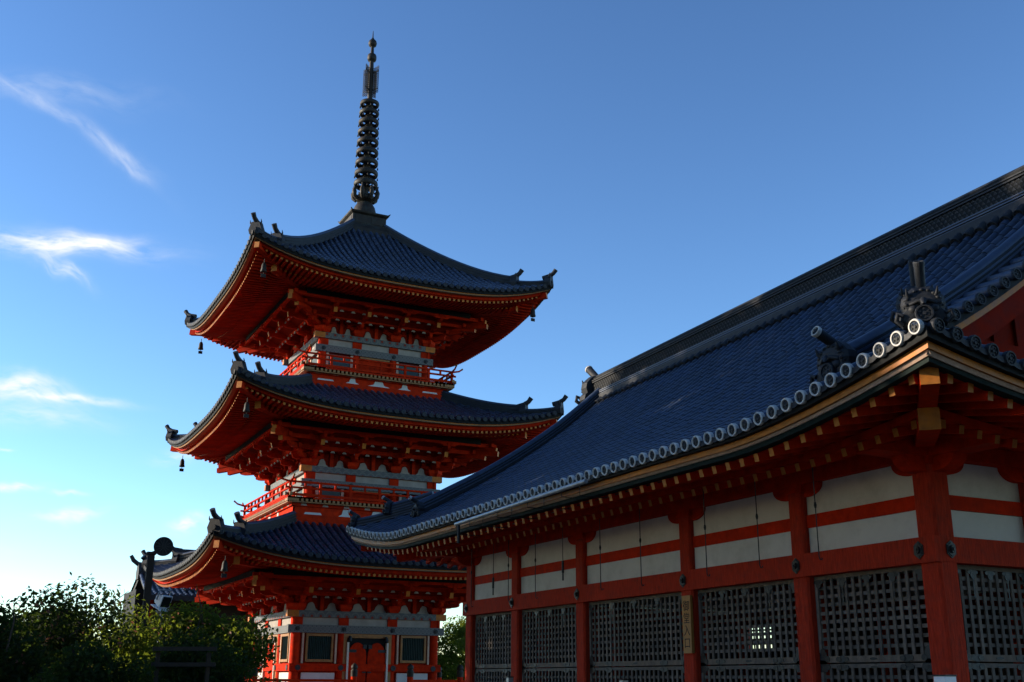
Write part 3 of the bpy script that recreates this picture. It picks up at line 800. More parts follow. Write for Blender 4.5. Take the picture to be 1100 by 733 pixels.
ST = [Storey(R=6.8, L=.75, r0=3.1, ze=5.42, b=.38, c=.020, h=2.82, zb=3.99, purl=4.62, cols=(.95, 2.69), bal=None, bells=.60),
      Storey(R=6.4, L=.80, r0=2.75, ze=10.83, b=.35, c=.026, h=2.60, zb=9.33, purl=4.25, cols=(.88, 2.48), bal=(3.55, 7.98, 8.54), bells=.55),
      Storey(R=6.12, L=.85, r0=.72, ze=16.08, b=.50, c=.047, h=2.28, zb=14.76, purl=3.88, cols=(.78, 2.17), bal=(3.15, 13.10, 13.62), bells=.5)]


def rz(st, d, a):
    t = st.R-d; return st.ze + st.b*t + st.c*t*t + st.L*(max(d, 0)/st.R)**1.5*min(1, abs(a)/st.R)**3
def el(st, a): return st.L*min(1, abs(a)/st.R)**3


def pagoda_roof(st):
    mb = MB(); sp = .272; n = int(st.R/sp)
    vals = [i*sp for i in range(-n, n+1)]
    if st.R-vals[-1] > .2: pass
    for k in range(4):
        sd = tv(k, 1, 0); near = k in (0, 3)
        for a in vals:
            d0 = max(st.r0, abs(a)-.02)
            if st.R-d0 < .15: continue
            line = [T(k, a, d, rz(st, d, a)+.01) for d in [lerp(d0, st.R, i/12) for i in range(13)]]
            cover_row(mb, line, sd, .085, .3 if near else .7, 5 if near else 3, 0, .012)
        for a, b in zip(vals, vals[1:]):
            da, db = max(st.r0, abs(a)), max(st.r0, abs(b))
            if st.R-max(da, db) < .05: continue
            A = [T(k, a, d, rz(st, d, a)) for d in [lerp(da, st.R-.03, i/10) for i in range(11)]]
            B = [T(k, b, d, rz(st, d, b)) for d in [lerp(db, st.R-.03, i/10) for i in range(11)]]
            pan_row(mb, A, B, .3 if near else .8, 1)
        rows = []
        for i in range(9):
            d = lerp(st.r0, st.R-.02, i/8); rows.append([T(k, d*(j/8-1), d, rz(st, d, d*(j/8-1))-.07) for j in range(17)])
        mb.sheet(rows, 1)
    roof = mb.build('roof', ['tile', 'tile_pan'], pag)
    # round eave ends
    mb = MB()
    for k in range(4):
        for a in vals:
            if st.R-abs(a) > .12:
                p = T(k, a, st.R+.02, rz(st, st.R, a)+.035); mb.tube([p-tv(k, 0, .07), p, p+tv(k, 0, .012)], [.1, .1, .075], 9, 0, True, False)
        rings = []
        for j in range(41):
            a = st.R*math.sin(math.pi*(j/40-.5)); z = rz(st, st.R, a)
            rings.append([T(k, a, st.R-.02, z-.012), T(k, a*.96, st.R-.25, z-.012), T(k, a*.96, st.R-.25, z-.14), T(k, a, st.R-.05, z-.14)])
        mb.sweep(rings, 1)
    mb.build('eave_tiles', ['tile_dark', 'black_paint'], roof)
    # hip ridges in two steps with end tiles
    for sx, sy in ((-1, -1), (1, -1), (1, 1), (-1, 1)):
        def hp(d, dz=0): return V((PX+sx*d, PY+sy*d, rz(st, d, d)+dz))
        hint = V((sx, -sy, 0)).normalized(); out = V((sx, sy, 0)).normalized()
        for d0, d1, hh, sc in ((st.R-.12, st.R-1.5, .18, .82), (st.R-1.15, st.r0, .34, .86)):
            mb = MB(); Pp = [hp(lerp(d0, d1, i/12), .0) for i in range(13)]
            for j in range(3):
                z0, z1 = hh*j/3, hh*(j+1)/3; aw = .14-.02*j
                mb.sweep([[p+hint*aw+V((0, 0, z0)), p-hint*aw+V((0, 0, z0)), p-hint*aw+V((0, 0, z1)), p+hint*aw+V((0, 0, z1))] for p in Pp])
                mb.sweep([[p+hint*(aw+.02)+V((0, 0, z1-.03)), p-hint*(aw+.02)+V((0, 0, z1-.03)), p-hint*(aw+.02)+V((0, 0, z1)), p+hint*(aw+.02)+V((0, 0, z1))] for p in Pp])
            mb.tube([p+V((0, 0, hh)) for p in Pp], .09, 8, 1)
            hr = mb.build('hip_ridge', ['tile_dark', 'tile'], roof)
            # end tile: a plate with horns below an upswept round tube
            p = Pp[0]; mb = MB(); s_ = hint; u = V((0, 0, 1)); k = sc
            outl = [(-.26, -.08), (-.32, .12), (-.25, .3), (-.19, .48), (.19, .48), (.25, .3), (.32, .12), (.26, -.08)]
            mb.prism([p + s_*a*k + u*z*k + out*.10 for a, z in outl], -out*.26)
            mb.tube([p+u*.13*k+out*.05, p+u*.13*k+out*.14], .1*k, 10)
            for q in (-1, 1): mb.tube([p+s_*q*.2*k+u*.3*k, p+s_*q*.28*k+u*.46*k+out*.05, p+s_*q*.27*k+u*.58*k+out*.08], [.05*k, .03*k, .008], 6)
            mb.tube([p+u*.42*k-out*.35*k, p+u*.5*k, p+u*.62*k+out*.2*k, p+u*.80*k+out*.34*k], [.12*k, .12*k, .105*k, .115*k], 8)
            mb.build('ridge_end_tile', ['tile_dark'], roof)
    return roof


def pagoda_eaves(st):
    """boards, two rows of rafters, hip rafters and black purlin below one roof"""
    F = 1.0
    def strip(name, m, d0, d1, z0, z1, lf=1.0):
        mb = MB()
        for k in range(4):
            rings = []
            for j in range(41):
                t = math.sin(math.pi*(j/40-.5)); a0, a1 = d0*t, d1*t; l = st.L*abs(t)**3*lf
                rings.append([T(k, a0, d0, z0+l), T(k, a1, d1, z0+l), T(k, a1, d1, z1+l), T(k, a0, d0, z1+l)])
            mb.sweep(rings)
        return mb.build(name, m, pag)
    zt = st.ze
    strip('eave_board', 'ochre', st.R-.10, st.R-.3, zt-.125, zt-.17)
    strip('eave_board', 'eave_cream', st.R-.11, st.R-.42, zt-.172, zt-.20)
    strip('eave_board', 'vermilion', st.R-.32, st.R-.44, zt-.202, zt-.36, .98)
    z1, z2 = zt-.40, zt-.33          # rafter centre heights: flying tip, base tip
    d1, d2 = st.R-.33, st.R-1.15
    dw = st.h-.1
    mb = MB()
    for k in range(4):
        n = int((d1-.1)/.19)
        for i in range(-n, n+1):
            a = i*.19; l = st.L*(abs(a)/d1)**3
            di = max(d2-.15, abs(a))
            if d1-di > .1: mb.beam(T(k, a, d1, z1+l), T(k, a, di, z1+.08+l*.85), .085, .1, 0, 1)
            l2 = st.L*(abs(a)/d1)**3*.75; di = max(dw, abs(a))
            if d2-di > .1: mb.beam(T(k, a, d2, z2+l2), T(k, a, di, z2+.17*(d2-di)+l2*.4), .085, .1, 0, 1)
    mb.build('rafters', ['vermilion', 'ochre'], pag)['kind'] = 'stuff'
    mb = MB()
    for k in range(4):
        def row(d, z, lf): return [T(k, d*math.sin(math.pi*(j/24-.5)), d, z+st.L*abs(math.sin(math.pi*(j/24-.5)))**3*lf) for j in range(25)]
        mb.sheet([row(st.R-.22, zt-.33, .98), row(d2-.2, zt-.235, .8)]); mb.sheet([row(d2, zt-.255, .74), row(st.purl, zt-.26+.17*(d2-st.purl), .45), row(dw, zt-.26+.17*(d2-dw), .1)])
    mb.build('soffit', 'vermilion', pag)
    strip('rafter_batten', 'vermilion', d2+.02, d2-.1, zt-.20, zt-.29, .76)
    # hip rafters
    for sx, sy in ((-1, -1), (1, -1), (1, 1), (-1, 1)):
        def P(d, z): return (PX+sx*d, PY+sy*d, z)
        mb = MB(); mb.beam(P(st.R-.2, zt+st.L-.42), P(d2-.3, zt+st.L*.7-.4), .2, .24, 0, 1)
        mb.build('hip_rafter', ['vermilion', 'ochre'], pag)
        mb = MB(); mb.beam(P(d2+.05, zt+st.L*.62-.52), P(dw, zt+.0), .24, .28, 0, 1); mb.build('hip_rafter', ['vermilion', 'ochre'], pag)
    # black painted purlin
    for k in range(4):
        mb = MB(); zp_ = zt-.30+.17*(d2-st.purl); e = st.purl-.45
        mb.box(*[tuple(p) for p in (T(k, -e, st.purl+.1, zp_-.26), T(k, e, st.purl-.1, zp_-.07))])
        mb.build('purlin', 'black_paint', pag)
    return zt-.30+.17*(d2-st.purl)


def bracket_set(mb, k, a, st, z0, z1, corner=False, diag=None):
    """three-stepped bracket cluster; f maps (along, out, z) to the world"""
    out = st.purl-st.h; hgt = z1-z0
    if diag is None:
        def f(x, d, z): return T(k, a+x, st.h+d, z)
        stretch = 1
    else:
        sx, sy = diag
        def f(x, d, z): r2 = .7071; return V((PX+sx*(st.h-.06+d*1.0)-sy*x*r2*0+0, PY+sy*(st.h-.06+d*1.0), z)) + V((sx*x*r2, -sy*x*r2, 0))
    def bx(x0, x1, d0, d1, za, zb, m=0):
        P = [f(x0, d0, za), f(x1, d0, za), f(x1, d1, za), f(x0, d1, za)]
        mb.prism(P, (0, 0, zb-za), m)
    def block(x, d, z, s=.11, h=.13):
        for t0, t1, z0_, z1_ in ((.7, 1, 0, .45), (1, 1, .45, 1)):
            lo = [f(x-s*t0, d-s*t0, z+h*z0_), f(x+s*t0, d-s*t0, z+h*z0_), f(x+s*t0, d+s*t0, z+h*z0_), f(x-s*t0, d+s*t0, z+h*z0_)]
            hi = [f(x-s*t1, d-s*t1, z+h*z1_), f(x+s*t1, d-s*t1, z+h*z1_), f(x+s*t1, d+s*t1, z+h*z1_), f(x-s*t1, d+s*t1, z+h*z1_)]
            mb.sweep([lo, hi], 0)
    def arm_along(d, z, hl, th=.11, h=.15):
        prof = [(-hl, z+h)] + [(-hl+.2*math.sin(t*math.pi/8), z+.5*h-.5*h*(1-math.cos(t*math.pi/8)) + 0) for t in range(5)]
        prof = prof + [(-x, q) for x, q in prof[::-1]]
        mb.prism([f(x, d-th/2, q) for x, q in prof], f(0, th, 0)-f(0, 0, 0))
        for x in (-hl+.1, 0, hl-.1): block(x, d, z+h, .085, .1)
    def arm_out(d1, z, th=.12, h=.16):
        prof = [(-.1, z), (d1-.22, z)] + [(d1-.22+.22*math.sin(t*math.pi/8), z+.5*h*(1-math.cos(t*math.pi/8))) for t in range(1, 5)] + [(d1, z+h), (-.1, z+h)]
        mb.prism([f(-th/2, d, q) for d, q in prof], f(th, 0, 0)-f(0, 0, 0))
    block(0, .0, z0, .22, .24)
    stp = (hgt-.3)/3
    for i in range(3):
        z = z0+.24+i*stp; d = out*(i+1)/3
        if diag is None:
            arm_along(0, z, .48+.09*i)
            if i: arm_along(out*i/3, z, .50)
        arm_out(d+.05, z)
        block(0, d, z+.16, .095, .11)
    if diag is None: arm_along(out, z0+.24+3*stp-.1, .46)
    # tail rafter with yellow end
    for dz, dd in ((.0, .82), (.26, 1.02)) if diag is not None else ((.0, .72),):
        p, q = f(0, out*dd+.22, z0+.24+1.55*stp+dz), f(0, -.1, z0+.24+3.0*stp+dz)
        mb.beam(p, q, .15 if diag is None else .18, .2, 0, 1)
    if diag is not None:
        p, q = f(0, out+.3, z0+.24+2.0*stp), f(0, 0, z0+.24+2.9*stp); mb.beam(p, q, .18, .2, 0, 1)


def pagoda_storey(st, idx):
    zp_ = pagoda_eaves(st)
    ztop = zp_-.27
    # brackets
    for k in range(4):
        for a in (-st.cols[0], st.cols[0]):
            mb = MB(); bracket_set(mb, k, a, st, st.zb, ztop); mb.build('bracket_set', ['vermilion', 'ochre'], pag)
        for a in (-st.cols[1], st.cols[1]):
            mb = MB(); bracket_set(mb, k, a, st, st.zb, ztop); mb.build('bracket_set', ['vermilion', 'ochre'], pag)
    for dg_ in ((-1, -1), (1, -1), (1, 1), (-1, 1)):
        mb = MB(); bracket_set(mb, 0, 0, st, st.zb, ztop, True, dg_); mb.build('bracket_set', ['vermilion', 'ochre'], pag)
    out = st.purl-st.h; stp = (ztop-st.zb-.3)/3
    for k in range(4):
        mb = MB()
        for i in range(1, 4):
            d = st.h+out*i/3; z = st.zb+.24+i*stp+(.02 if i < 3 else -.02)
            e = d+.25
            mb.box(T(k, -e, d+.06+.002*(k % 2), z+.003*(k % 2)), T(k, e, d-.06, z+.15+.003*(k % 2)))
        # struts between the clusters
        for a in (0, -(st.cols[0]+st.cols[1])/2, (st.cols[0]+st.cols[1])/2):
            mb.box(T(k, a-.07, st.h+.03, st.zb), T(k, a+.07, st.h-.02, st.zb+.62))
        # little white blocks under each tier
        for i in range(3):
            d = st.h+out*i/3+.07; z = st.zb+.17+i*stp
            for a in [x*.46 for x in range(-5, 6)]:
                if i and abs(a) < st.h: mb.prism([T(k, a-.09, d, z), T(k, a+.09, d, z), T(k, a+.05, d, z+.07), T(k, a-.05, d, z+.07)], tv(k, 0, -.04), 1)
        mb.build('bracket_beam', ['vermilion', 'plaster_shaded'], pag)
        # plaster behind the brackets
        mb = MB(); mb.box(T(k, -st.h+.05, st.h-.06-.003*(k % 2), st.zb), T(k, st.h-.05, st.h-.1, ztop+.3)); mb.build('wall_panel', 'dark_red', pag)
        mb = MB()
        cs = [-st.cols[1], -(st.cols[0]+st.cols[1])/2, -st.cols[0], 0, st.cols[0], (st.cols[0]+st.cols[1])/2, st.cols[1]]
        for p, q in zip(cs, cs[1:]):
            big = p in (-st.cols[1], -st.cols[0], st.cols[0])
            lo, hi = (p+.26, q-.12) if big else (p+.12, q-.26); w_ = hi-lo
            pr = [(0, 0), (1, 0), (.98, .06), (.9, .1), (.84, .22), (.78, .36), (.6, .42), (.45, .42), (.3, .3), (.2, .12), (.06, .07)]
            if big: pr = [(1-x, z) for x, z in pr][::-1]
            mb = MB(); mb.prism([T(k, lo+w_*x, st.h-.03, st.zb+z*.72) for x, z in pr], tv(k, 0, -.03)); mb.build('plaster_panel', 'plaster_shaded', pag)
        # inclined boarded ceiling between bracket steps
        mb = MB(); mb.sheet([[T(k, -(st.h+out*.34), st.h+out*.34, ztop-.12-.3), T(k, st.h+out*.34, st.h+out*.34, ztop-.42)], [T(k, -st.purl, st.purl, ztop+.1), T(k, st.purl, st.purl, ztop+.1)]])
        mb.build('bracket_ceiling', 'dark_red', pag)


def pagoda_wall_top(st, k, z):
    """painted beams and white strip at the wall top"""
    for nm, m, za, zb, pr, ext in (('wall_beam', 'painted_flower', z-.23, z, .10, .28), ('white_strip', 'plaster_shaded', z-.50, z-.232, -.02, 0), ('wall_beam', 'painted_diamond', z-.78, z-.502, .07, .22)):
        mb = MB(); e = st.h+(ext if k in (0, 2) else pr-.002)*1.0
        if not ext: e = st.h-.02
        zo = .002*(k % 2)
        mb.box(T(k, -e, st.h+pr, za+zo), T(k, e, st.h-.12, zb-zo)); o = mb.build(nm, m, pag)
        if nm == 'white_strip':
            for a in (-st.cols[1], -st.cols[0], st.cols[0], st.cols[1]): mb = MB(); mb.box(T(k, a-.19, st.h+.03, za+.001), T(k, a+.19, st.h-.04, zb-.001)); mb.build('strip_block', 'vermilion', pag)
        if m == 'painted_diamond':
            for a in (-st.cols[1], -st.cols[0], st.cols[0], st.cols[1]):
                mb = MB(); mb.disc(T(k, a, st.h+pr, (za+zb)/2), tv(k, 0, 1), .085, .03, 8); mb.disc(T(k, a, st.h+pr+.03, (za+zb)/2), tv(k, 0, 1), .04, .03, 8); mb.build('nail_cover', 'iron', o)
        if m == 'painted_flower' and k in (0, 2):
            for sgn in (-1, 1): mb = MB(); mb.box(T(k, sgn*(e-.42), st.h+pr+.004, za+.004), T(k, sgn*(e+.004), st.h-.11, zb-.006)); mb.build('beam_end', 'ochre', o)


def pagoda_ground_storey():
    st = ST[0]
    mb = MB(); mb.box((PX-4.9, PY-4.9, 0), (PX+4.9, PY+4.9, .55)); mb.build('stone_base', 'stone', pag)
    mb = MB(); mb.box((PX-4.6, PY-4.6, .62), (PX+4.6, PY+4.6, .74)); mb.build('veranda', 'dark_red', pag)
    mb = MB(); mb.box((PX-st.h+.15, PY-st.h+.15, .75), (PX+st.h-.15, PY+st.h-.15, 5.2)); mb.build('core', 'vermilion', pag)
    for k in range(4):
        for a in (-st.cols[1], -st.cols[0], st.cols[0]):
            mb = MB(); mb.lathe(T(k, a, st.h-.13, .741), [(.17, 0), (.17, 2.47)], 14); mb.build('column', 'vermilion', pag)
        pagoda_wall_top(st, k, 3.99)
        mb = MB(); mb.box(T(k, -st.h-.1, st.h+.09, 1.88+.002*(k % 2)), T(k, st.h+.1, st.h-.1, 2.14)); tb = mb.build('tie_beam', 'vermilion', pag)
        for a in (-st.cols[1]+.08, -st.cols[0]-.06, st.cols[0]+.06, st.cols[1]-.08):
            mb = MB(); mb.disc(T(k, a, st.h+.09, 2.0), tv(k, 0, 1), .1, .03, 10); mb.build('nail_cover', 'iron', tb)
        # side bays: green slatted windows with gold frames, white jambs, white panel below
        for sg_ in (-1, 1):
            c = sg_*(st.cols[0]+st.cols[1])/2
            mb = MB()
            mb.box(T(k, c-.51, st.h+.02, 2.2), T(k, c-.44, st.h-.1, 3.19)); mb.box(T(k, c+.44, st.h+.02, 2.2), T(k, c+.51, st.h-.1, 3.19))
            mb.box(T(k, c-.44, st.h+.019, 3.1), T(k, c+.44, st.h-.1, 3.19)); mb.box(T(k, c-.44, st.h+.019, 2.2), T(k, c+.44, st.h-.1, 2.29))
            wn = mb.build('window', 'gold_trim', pag)
            mb = MB()
            for i in range(13):
                a = c-.42+.07*i; mb.prism([T(k, a-.028, st.h-.06, 2.29), T(k, a, st.h-.02, 2.29), T(k, a+.028, st.h-.06, 2.29)], (0, 0, .81))
            mb.box(T(k, c-.44, st.h-.09, 2.29), T(k, c+.44, st.h-.065, 3.1)); mb.build('window_slats', 'window_green', wn)
            for q in (-.62, .62): mb = MB(); mb.box(T(k, c+q-.035, st.h+.0, 2.15), T(k, c+q+.035, st.h-.1, 3.2)); mb.build('jamb', 'pale_board', pag)
            mb = MB(); mb.box(T(k, c-.62, st.h-.02, 1.2), T(k, c+.62, st.h-.1, 1.83)); mb.build('wall_panel', 'plaster', pag)
        # double door with arched panels
        mb = MB(); w_ = .80
        mb.box(T(k, -w_-.13, st.h+.04, .75), T(k, -w_, st.h-.1, 3.2)); mb.box(T(k, w_, st.h+.04, .75), T(k, w_+.13, st.h-.1, 3.2)); mb.box(T(k, -w_, st.h+.038, 3.06), T(k, w_, st.h-.1, 3.2))
        df = mb.build('door_frame', 'gold_trim', pag)
        for q in (-1, 1): mb = MB(); mb.box(T(k, q*w_, st.h+.10, .75), T(k, q*(w_-.07), st.h-.06, 2.9)); mb.build('door_jamb', 'pale_post', df)
        for sg_ in (-1, 1):
            mb = MB(); x0, x1 = sg_*.03, sg_*(w_-.08)
            pts = [(x0, .8), (x1, .8), (x1, 2.4)]
            cx_, rx = (x0+x1)/2, abs(x1-x0)/2
            arch = [(cx_ + sg_*rx*math.cos(math.pi*i/10), 2.4+.5*math.sin(math.pi*i/10)) for i in range(11)]
            mb.prism([T(k, a, st.h+.02, z) for a, z in [(x0, .8), (x1, .8)] + arch], tv(k, 0, -.06)); 
            dr = mb.build('door', 'vermilion', pag)
            for z in (1.0, 1.9, 2.75): mb = MB(); mb.box(T(k, x0, st.h+.055, z-.07), T(k, x0+sg_*.14, st.h+.021, z+.07)); mb.build('door_fitting', 'iron', dr)
            for z in (1.1, 2.6): mb = MB(); mb.box(T(k, x1-sg_*.3, st.h+.035, z-.05), T(k, x1, st.h+.021, z+.05)); mb.build('door_fitting', 'iron', dr)
            mb = MB(); mb.tube([T(k, x1, st.h+.09, 2.95), T(k, x1-sg_*.03, st.h+.09, 3.12)], [.09, .05], 8); mb.build('door_fitting', 'iron', dr)
        mb = MB(); mb.box(T(k, -w_, st.h-.05, .8), T(k, w_, st.h-.09, 3.06)); mb.build('door_backing', 'black_paint', df)
    # veranda railing with capped posts, open in front of the doors
    hv = 4.55
    for k in range(4):
        segs = ((-hv, -1.05), (1.05, hv))
        for a, b in segs:
            mb = MB()
            for z, h_ in ((1.0, .07), (1.28, .06), (1.56, .09)): mb.box(T(k, a, hv+.04-.002*(k % 2), z-h_/2), T(k, b, hv-.04, z+h_/2-.002*(k % 2)))
            n = 4
            for i in range(1, n): t = lerp(a, b, i/n); mb.box(T(k, t-.05, hv+.035, .74), T(k, t+.05, hv-.035, 1.5))
            rl = mb.build('railing', 'vermilion', pag)
        for a in (-1.05, 1.05, -hv, 3.0):
            mb = MB(); mb.lathe(T(k, a, hv, .74), [(.11, 0), (.11, .98)], 12)
            po = mb.build('railing_post', 'vermilion', pag)
            mb = MB(); mb.lathe(T(k, a, hv, 1.70), [(.12, 0), (.12, .18), (.125, .2), (.1, .22), (.09, .24), (.11, .27), (.12, .31), (.1, .38), (.04, .43), (0, .46)], 12)
            mb.build('post_cap', 'bronze', po)


def pagoda_balcony(st, idx):
    hb, zf, zr_ = st.bal      # balcony half width, floor line, top rail
    prev = ST[idx-1]
    mb = MB(); mb.box((PX-st.h+.15, PY-st.h+.15, prev.ze), (PX+st.h-.15, PY+st.h-.15, st.ze)); mb.build('core', 'vermilion', pag)
    zb0 = rz(prev, hb-.25, 0)-.1
    H_ = zf-zb0
    for k in range(4):
        pagoda_wall_top(st, k, st.zb)
        for a in (-st.cols[1], -st.cols[0], st.cols[0]):
            mb = MB(); mb.lathe(T(k, a, st.h-.1, zf), [(.15, 0), (.15, st.zb-.78-zf)], 12); mb.build('column', 'vermilion', pag)
        for c in (-(st.cols[0]+st.cols[1])/2, (st.cols[0]+st.cols[1])/2):
            mb = MB(); mb.box(T(k, c-.42, st.h-.03, zf+.15), T(k, c+.42, st.h-.1, st.zb-.84)); mb.build('window', 'window_green', pag)
            for q in (-.5, .5): mb = MB(); mb.box(T(k, c+q-.05, st.h+.0, zf+.02), T(k, c+q+.05, st.h-.1, st.zb-.80)); mb.build('jamb', 'pale_board', pag)
        mb = MB(); mb.box(T(k, -st.cols[0]+.15, st.h+.01, st.zb-.86), T(k, st.cols[0]-.15, st.h-.1, st.zb-.79)); mb.build('door_frame', 'gold_trim', pag)
        # base: plaster wall with red sill, blocks and frog-leg struts
        d = hb-.28; zo = .002*(k % 2)
        mb = MB()
        mb.box(T(k, -d, d+.0-zo, zb0-.4), T(k, d, d-.09, zb0+H_*.46))
        mb.box(T(k, -d-.05, d+.06-zo, zb0+H_*.72), T(k, d+.05, d-.06, zb0+H_*.86))
        sp = (2*d)/8
        za, zc = zb0+H_*.46, zb0+H_*.72
        mb.box(T(k, -d+.02, d-.02-zo, za-.002), T(k, d-.02, d-.09, zc+.002))
        humps = ((0, .46, 1), (-.38, .27, 1), (.38, .27, 1), (-.76, .34, 0), (.76, .34, 0))
        for f_, w_, tall in humps:      # white frog-leg openings between the red blocks
            c_ = f_*d; hh = (zc-za)*(.96 if tall else .28)
            pr = [(-1, 0), (1, 0), (.82, .12), (.5, .28), (.42, .6), (.34, 1), (-.34, 1), (-.42, .6), (-.5, .28), (-.82, .12)] if tall else [(-1, 0), (1, 0), (.85, 1), (-.85, 1)]
            pl = MB(); pl.prism([T(k, c_+x*w_, d+.0-zo, za+z*hh) for x, z in pr], tv(k, 0, -.03)); pl.build('plaster_panel', 'plaster', pag)
        for i in range(9):
            a = -d+sp*i+sp/2
            if a < d: mb.prism([T(k, a-.12, d+.062, zb0+H_*.74), T(k, a+.12, d+.062, zb0+H_*.74), T(k, a+.07, d+.062, zb0+H_*.84), T(k, a-.07, d+.062, zb0+H_*.84)], tv(k, 0, -.02), 1)
        mb.build('base_beam', ['vermilion', 'plaster_shaded'], pag)
        # joist ends in gold, floor edge
        mb = MB(); mb.box(T(k, -hb, hb-zo, zf-.06), T(k, hb, st.h, zf+.0-zo)); mb.build('balcony_floor', 'vermilion', pag)
        mb = MB(); n = int(2*hb/.17)
        for i in range(n+1):
            a = -hb+.05+(2*hb-.1)*i/n; mb.box(T(k, a-.045, hb-.01, zf-.16), T(k, a+.045, hb-.35, zf-.061))
        mb.box(T(k, -hb+.1, hb-.04, zf-.2-zo), T(k, hb-.1, hb-.36, zf-.161-zo))
        mb.build('joist_ends', 'gold_trim', pag)
        # railing: three rails, posts, upswept crossing ends
        mb = MB(); d = hb-.1; e = hb+.22
        for z, th in ((zf+.09, .09), (zf+.34, .065)):
            mb.box(T(k, -hb-.08, d+th/2, z-th/2+zo), T(k, hb+.08, d-th/2, z+th/2+zo))
        pts = [T(k, -e-.15, d, zr_+.17), T(k, -e, d, zr_+.06), T(k, -e+.25, d, zr_), T(k, e-.25, d, zr_), T(k, e, d, zr_+.06), T(k, e+.15, d, zr_+.17)]
        mb.tube(pts, [.028, .036, .04, .04, .036, .028], 8)
        np_ = 6
        for i in range(np_+1):
            a = -d+2*d*i/np_; mb.box(T(k, a-.045, d+.04, zf), T(k, a+.045, d-.04, zr_ if 0 < i < np_ else zr_+.02))
            if i < np_: a2 = a+d/np_; mb.box(T(k, a2-.035, d+.03, zf+.37), T(k, a2+.035, d-.03, zr_-.03))
        rl = mb.build('railing', 'vermilion', pag)
        for q in (-1, 1):
            mb = MB(); mb.tube([T(k, q*(e+.10), d, zr_+.135), T(k, q*(e+.16), d, zr_+.18)], .036, 8); mb.build('rail_fitting', 'gold_trim', rl)
            mb = MB(); mb.box(T(k, q*(hb+.02), d+.05, zf+.03), T(k, q*(hb+.09), d-.05, zf+.15)); mb.build('rail_fitting', 'gold_trim', rl)


def pagoda_finial():
    z0 = 19.9
    mb = MB(); sq = lambda a, z: [(PX-a, PY-a, z), (PX+a, PY-a, z), (PX+a, PY+a, z), (PX-a, PY+a, z)]
    mb.sweep([sq(1.04, z0-.12), sq(.99, z0+.22), sq(.86, z0+.46)]); mb.sweep([sq(.76, z0+.46), sq(.76, z0+.94)])
    mb.sweep([sq(.78, z0+.93), sq(.86, z0+.99), sq(.88, z0+1.05), sq(.7, z0+1.07)])
    for k in range(4):
        for q in (-.36, .36): mb.box(T(k, q-.27, .775, z0+.54), T(k, q+.27, .755, z0+.86))
        mb.tube([T(k, .82, .82, z0+1.03), T(k, .9, .9, z0+1.10)], [.05, .015], 6)
    b = mb.build('finial_base', 'bronze', pag)
    mb = MB(); mb.lathe((PX, PY, z0+1.06), [(.53, 0), (.52, .25), (.46, .5), (.36, .68), (.2, .8)], 24); mb.build('inverted_bowl', 'bronze', b)
    # flower basin with upright petals
    mb = MB(); zb = z0+1.84; mb.lathe((PX, PY, zb), [(.2, 0), (.34, .05), (.44, .16), (.42, .26), (.2, .3)], 20)
    for i in range(8):
        th = 2*math.pi*i/8+.2; c, s_ = math.cos(th), math.sin(th)
        P = [(.40, .1), (.53, .22), (.57, .42), (.53, .62), (.58, .74)]
        mb.tube([(PX+r*c, PY+r*s_, zb+z) for r, z in P], [.09, .1, .09, .05, .02], 6)
        mb.tube([(PX+.5*c, PY+.5*s_, zb+.55), (PX+.42*c, PY+.42*s_, zb+.62), (PX+.4*c, PY+.4*s_, zb+.52)], [.04, .04, .02], 6)
    mb.build('flower_basin', 'bronze', b)
    mb = MB(); mb.tube([(PX, PY, z0+1.5), (PX, PY, 26.9), (PX, PY, 28.6), (PX, PY, 30.0)], [.15, .12, .1, .06], 12); mast = mb.build('mast', 'bronze', pag)
    for i, z in enumerate((22.62, 23.13, 23.65, 24.17, 24.68, 25.18, 25.67, 26.15, 26.62)):
        r = .47-.10*i/8; mb = MB()
        mb.torus((PX, PY, z), r, .07, .135-.003*i, 26, 8)
        for j in range(4):
            th = 2*math.pi*j/4+.35; c, s_ = math.cos(th), math.sin(th)
            mb.beam((PX+.1*c, PY+.1*s_, z), (PX+(r-.03)*c, PY+(r-.03)*s_, z), .045, .12)
        mb.lathe((PX, PY, z-.2), [(.13, 0), (.165, .06), (.165, .34), (.13, .4)], 14)
        rg_ = mb.build('ring', 'bronze', pag)
        for j in range(8):
            th = 2*math.pi*j/8+.6; p = V((PX+(r+.05)*math.cos(th), PY+(r+.05)*math.sin(th), z-.16))
            mb = MB(); mb.lathe(p, [(.035, -.1), (.028, -.02), (.008, 0), (.008, .03)], 6); mb.build('ring_bell', 'bronze', rg_)
    # openwork flame: four vertical plates of curls
    mb = MB()
    for j in range(4):
        th = math.pi*j/2+.62; c, s_ = math.cos(th), math.sin(th)
        for col in range(3):
            r0 = .15+.115*col
            for row in range(14):
                z = 27.12+row*.098+col*.03; rr = .043
                pts = [(PX+(r0+rr*math.cos(q))*c, PY+(r0+rr*math.cos(q))*s_, z+rr*1.15*math.sin(q)) for q in [2*math.pi*i/8 for i in range(9)]]
                mb.tube(pts, .016, 5, 0, False)
        mb.beam((PX+.1*c, PY+.1*s_, 27.3), (PX+.4*c, PY+.4*s_, 27.36), .02, .03); mb.beam((PX+.1*c, PY+.1*s_, 28.2), (PX+.4*c, PY+.4*s_, 28.26), .02, .03)
    mb.build('openwork_flame', 'bronze', pag)
    mb = MB(); mb.lathe((PX, PY, 28.82), [(.08, 0), (.18, .05), (.21, .13), (.21, .28), (.18, .36), (.08, .42)], 18); mb.build('finial_ball', 'bronze', pag)
    mb = MB(); mb.lathe((PX, PY, 29.6), [(.07, 0), (.17, .06), (.2, .18), (.17, .3), (.08, .4), (.03, .5), (.012, .85)], 18); mb.build('finial_jewel', 'bronze', pag)


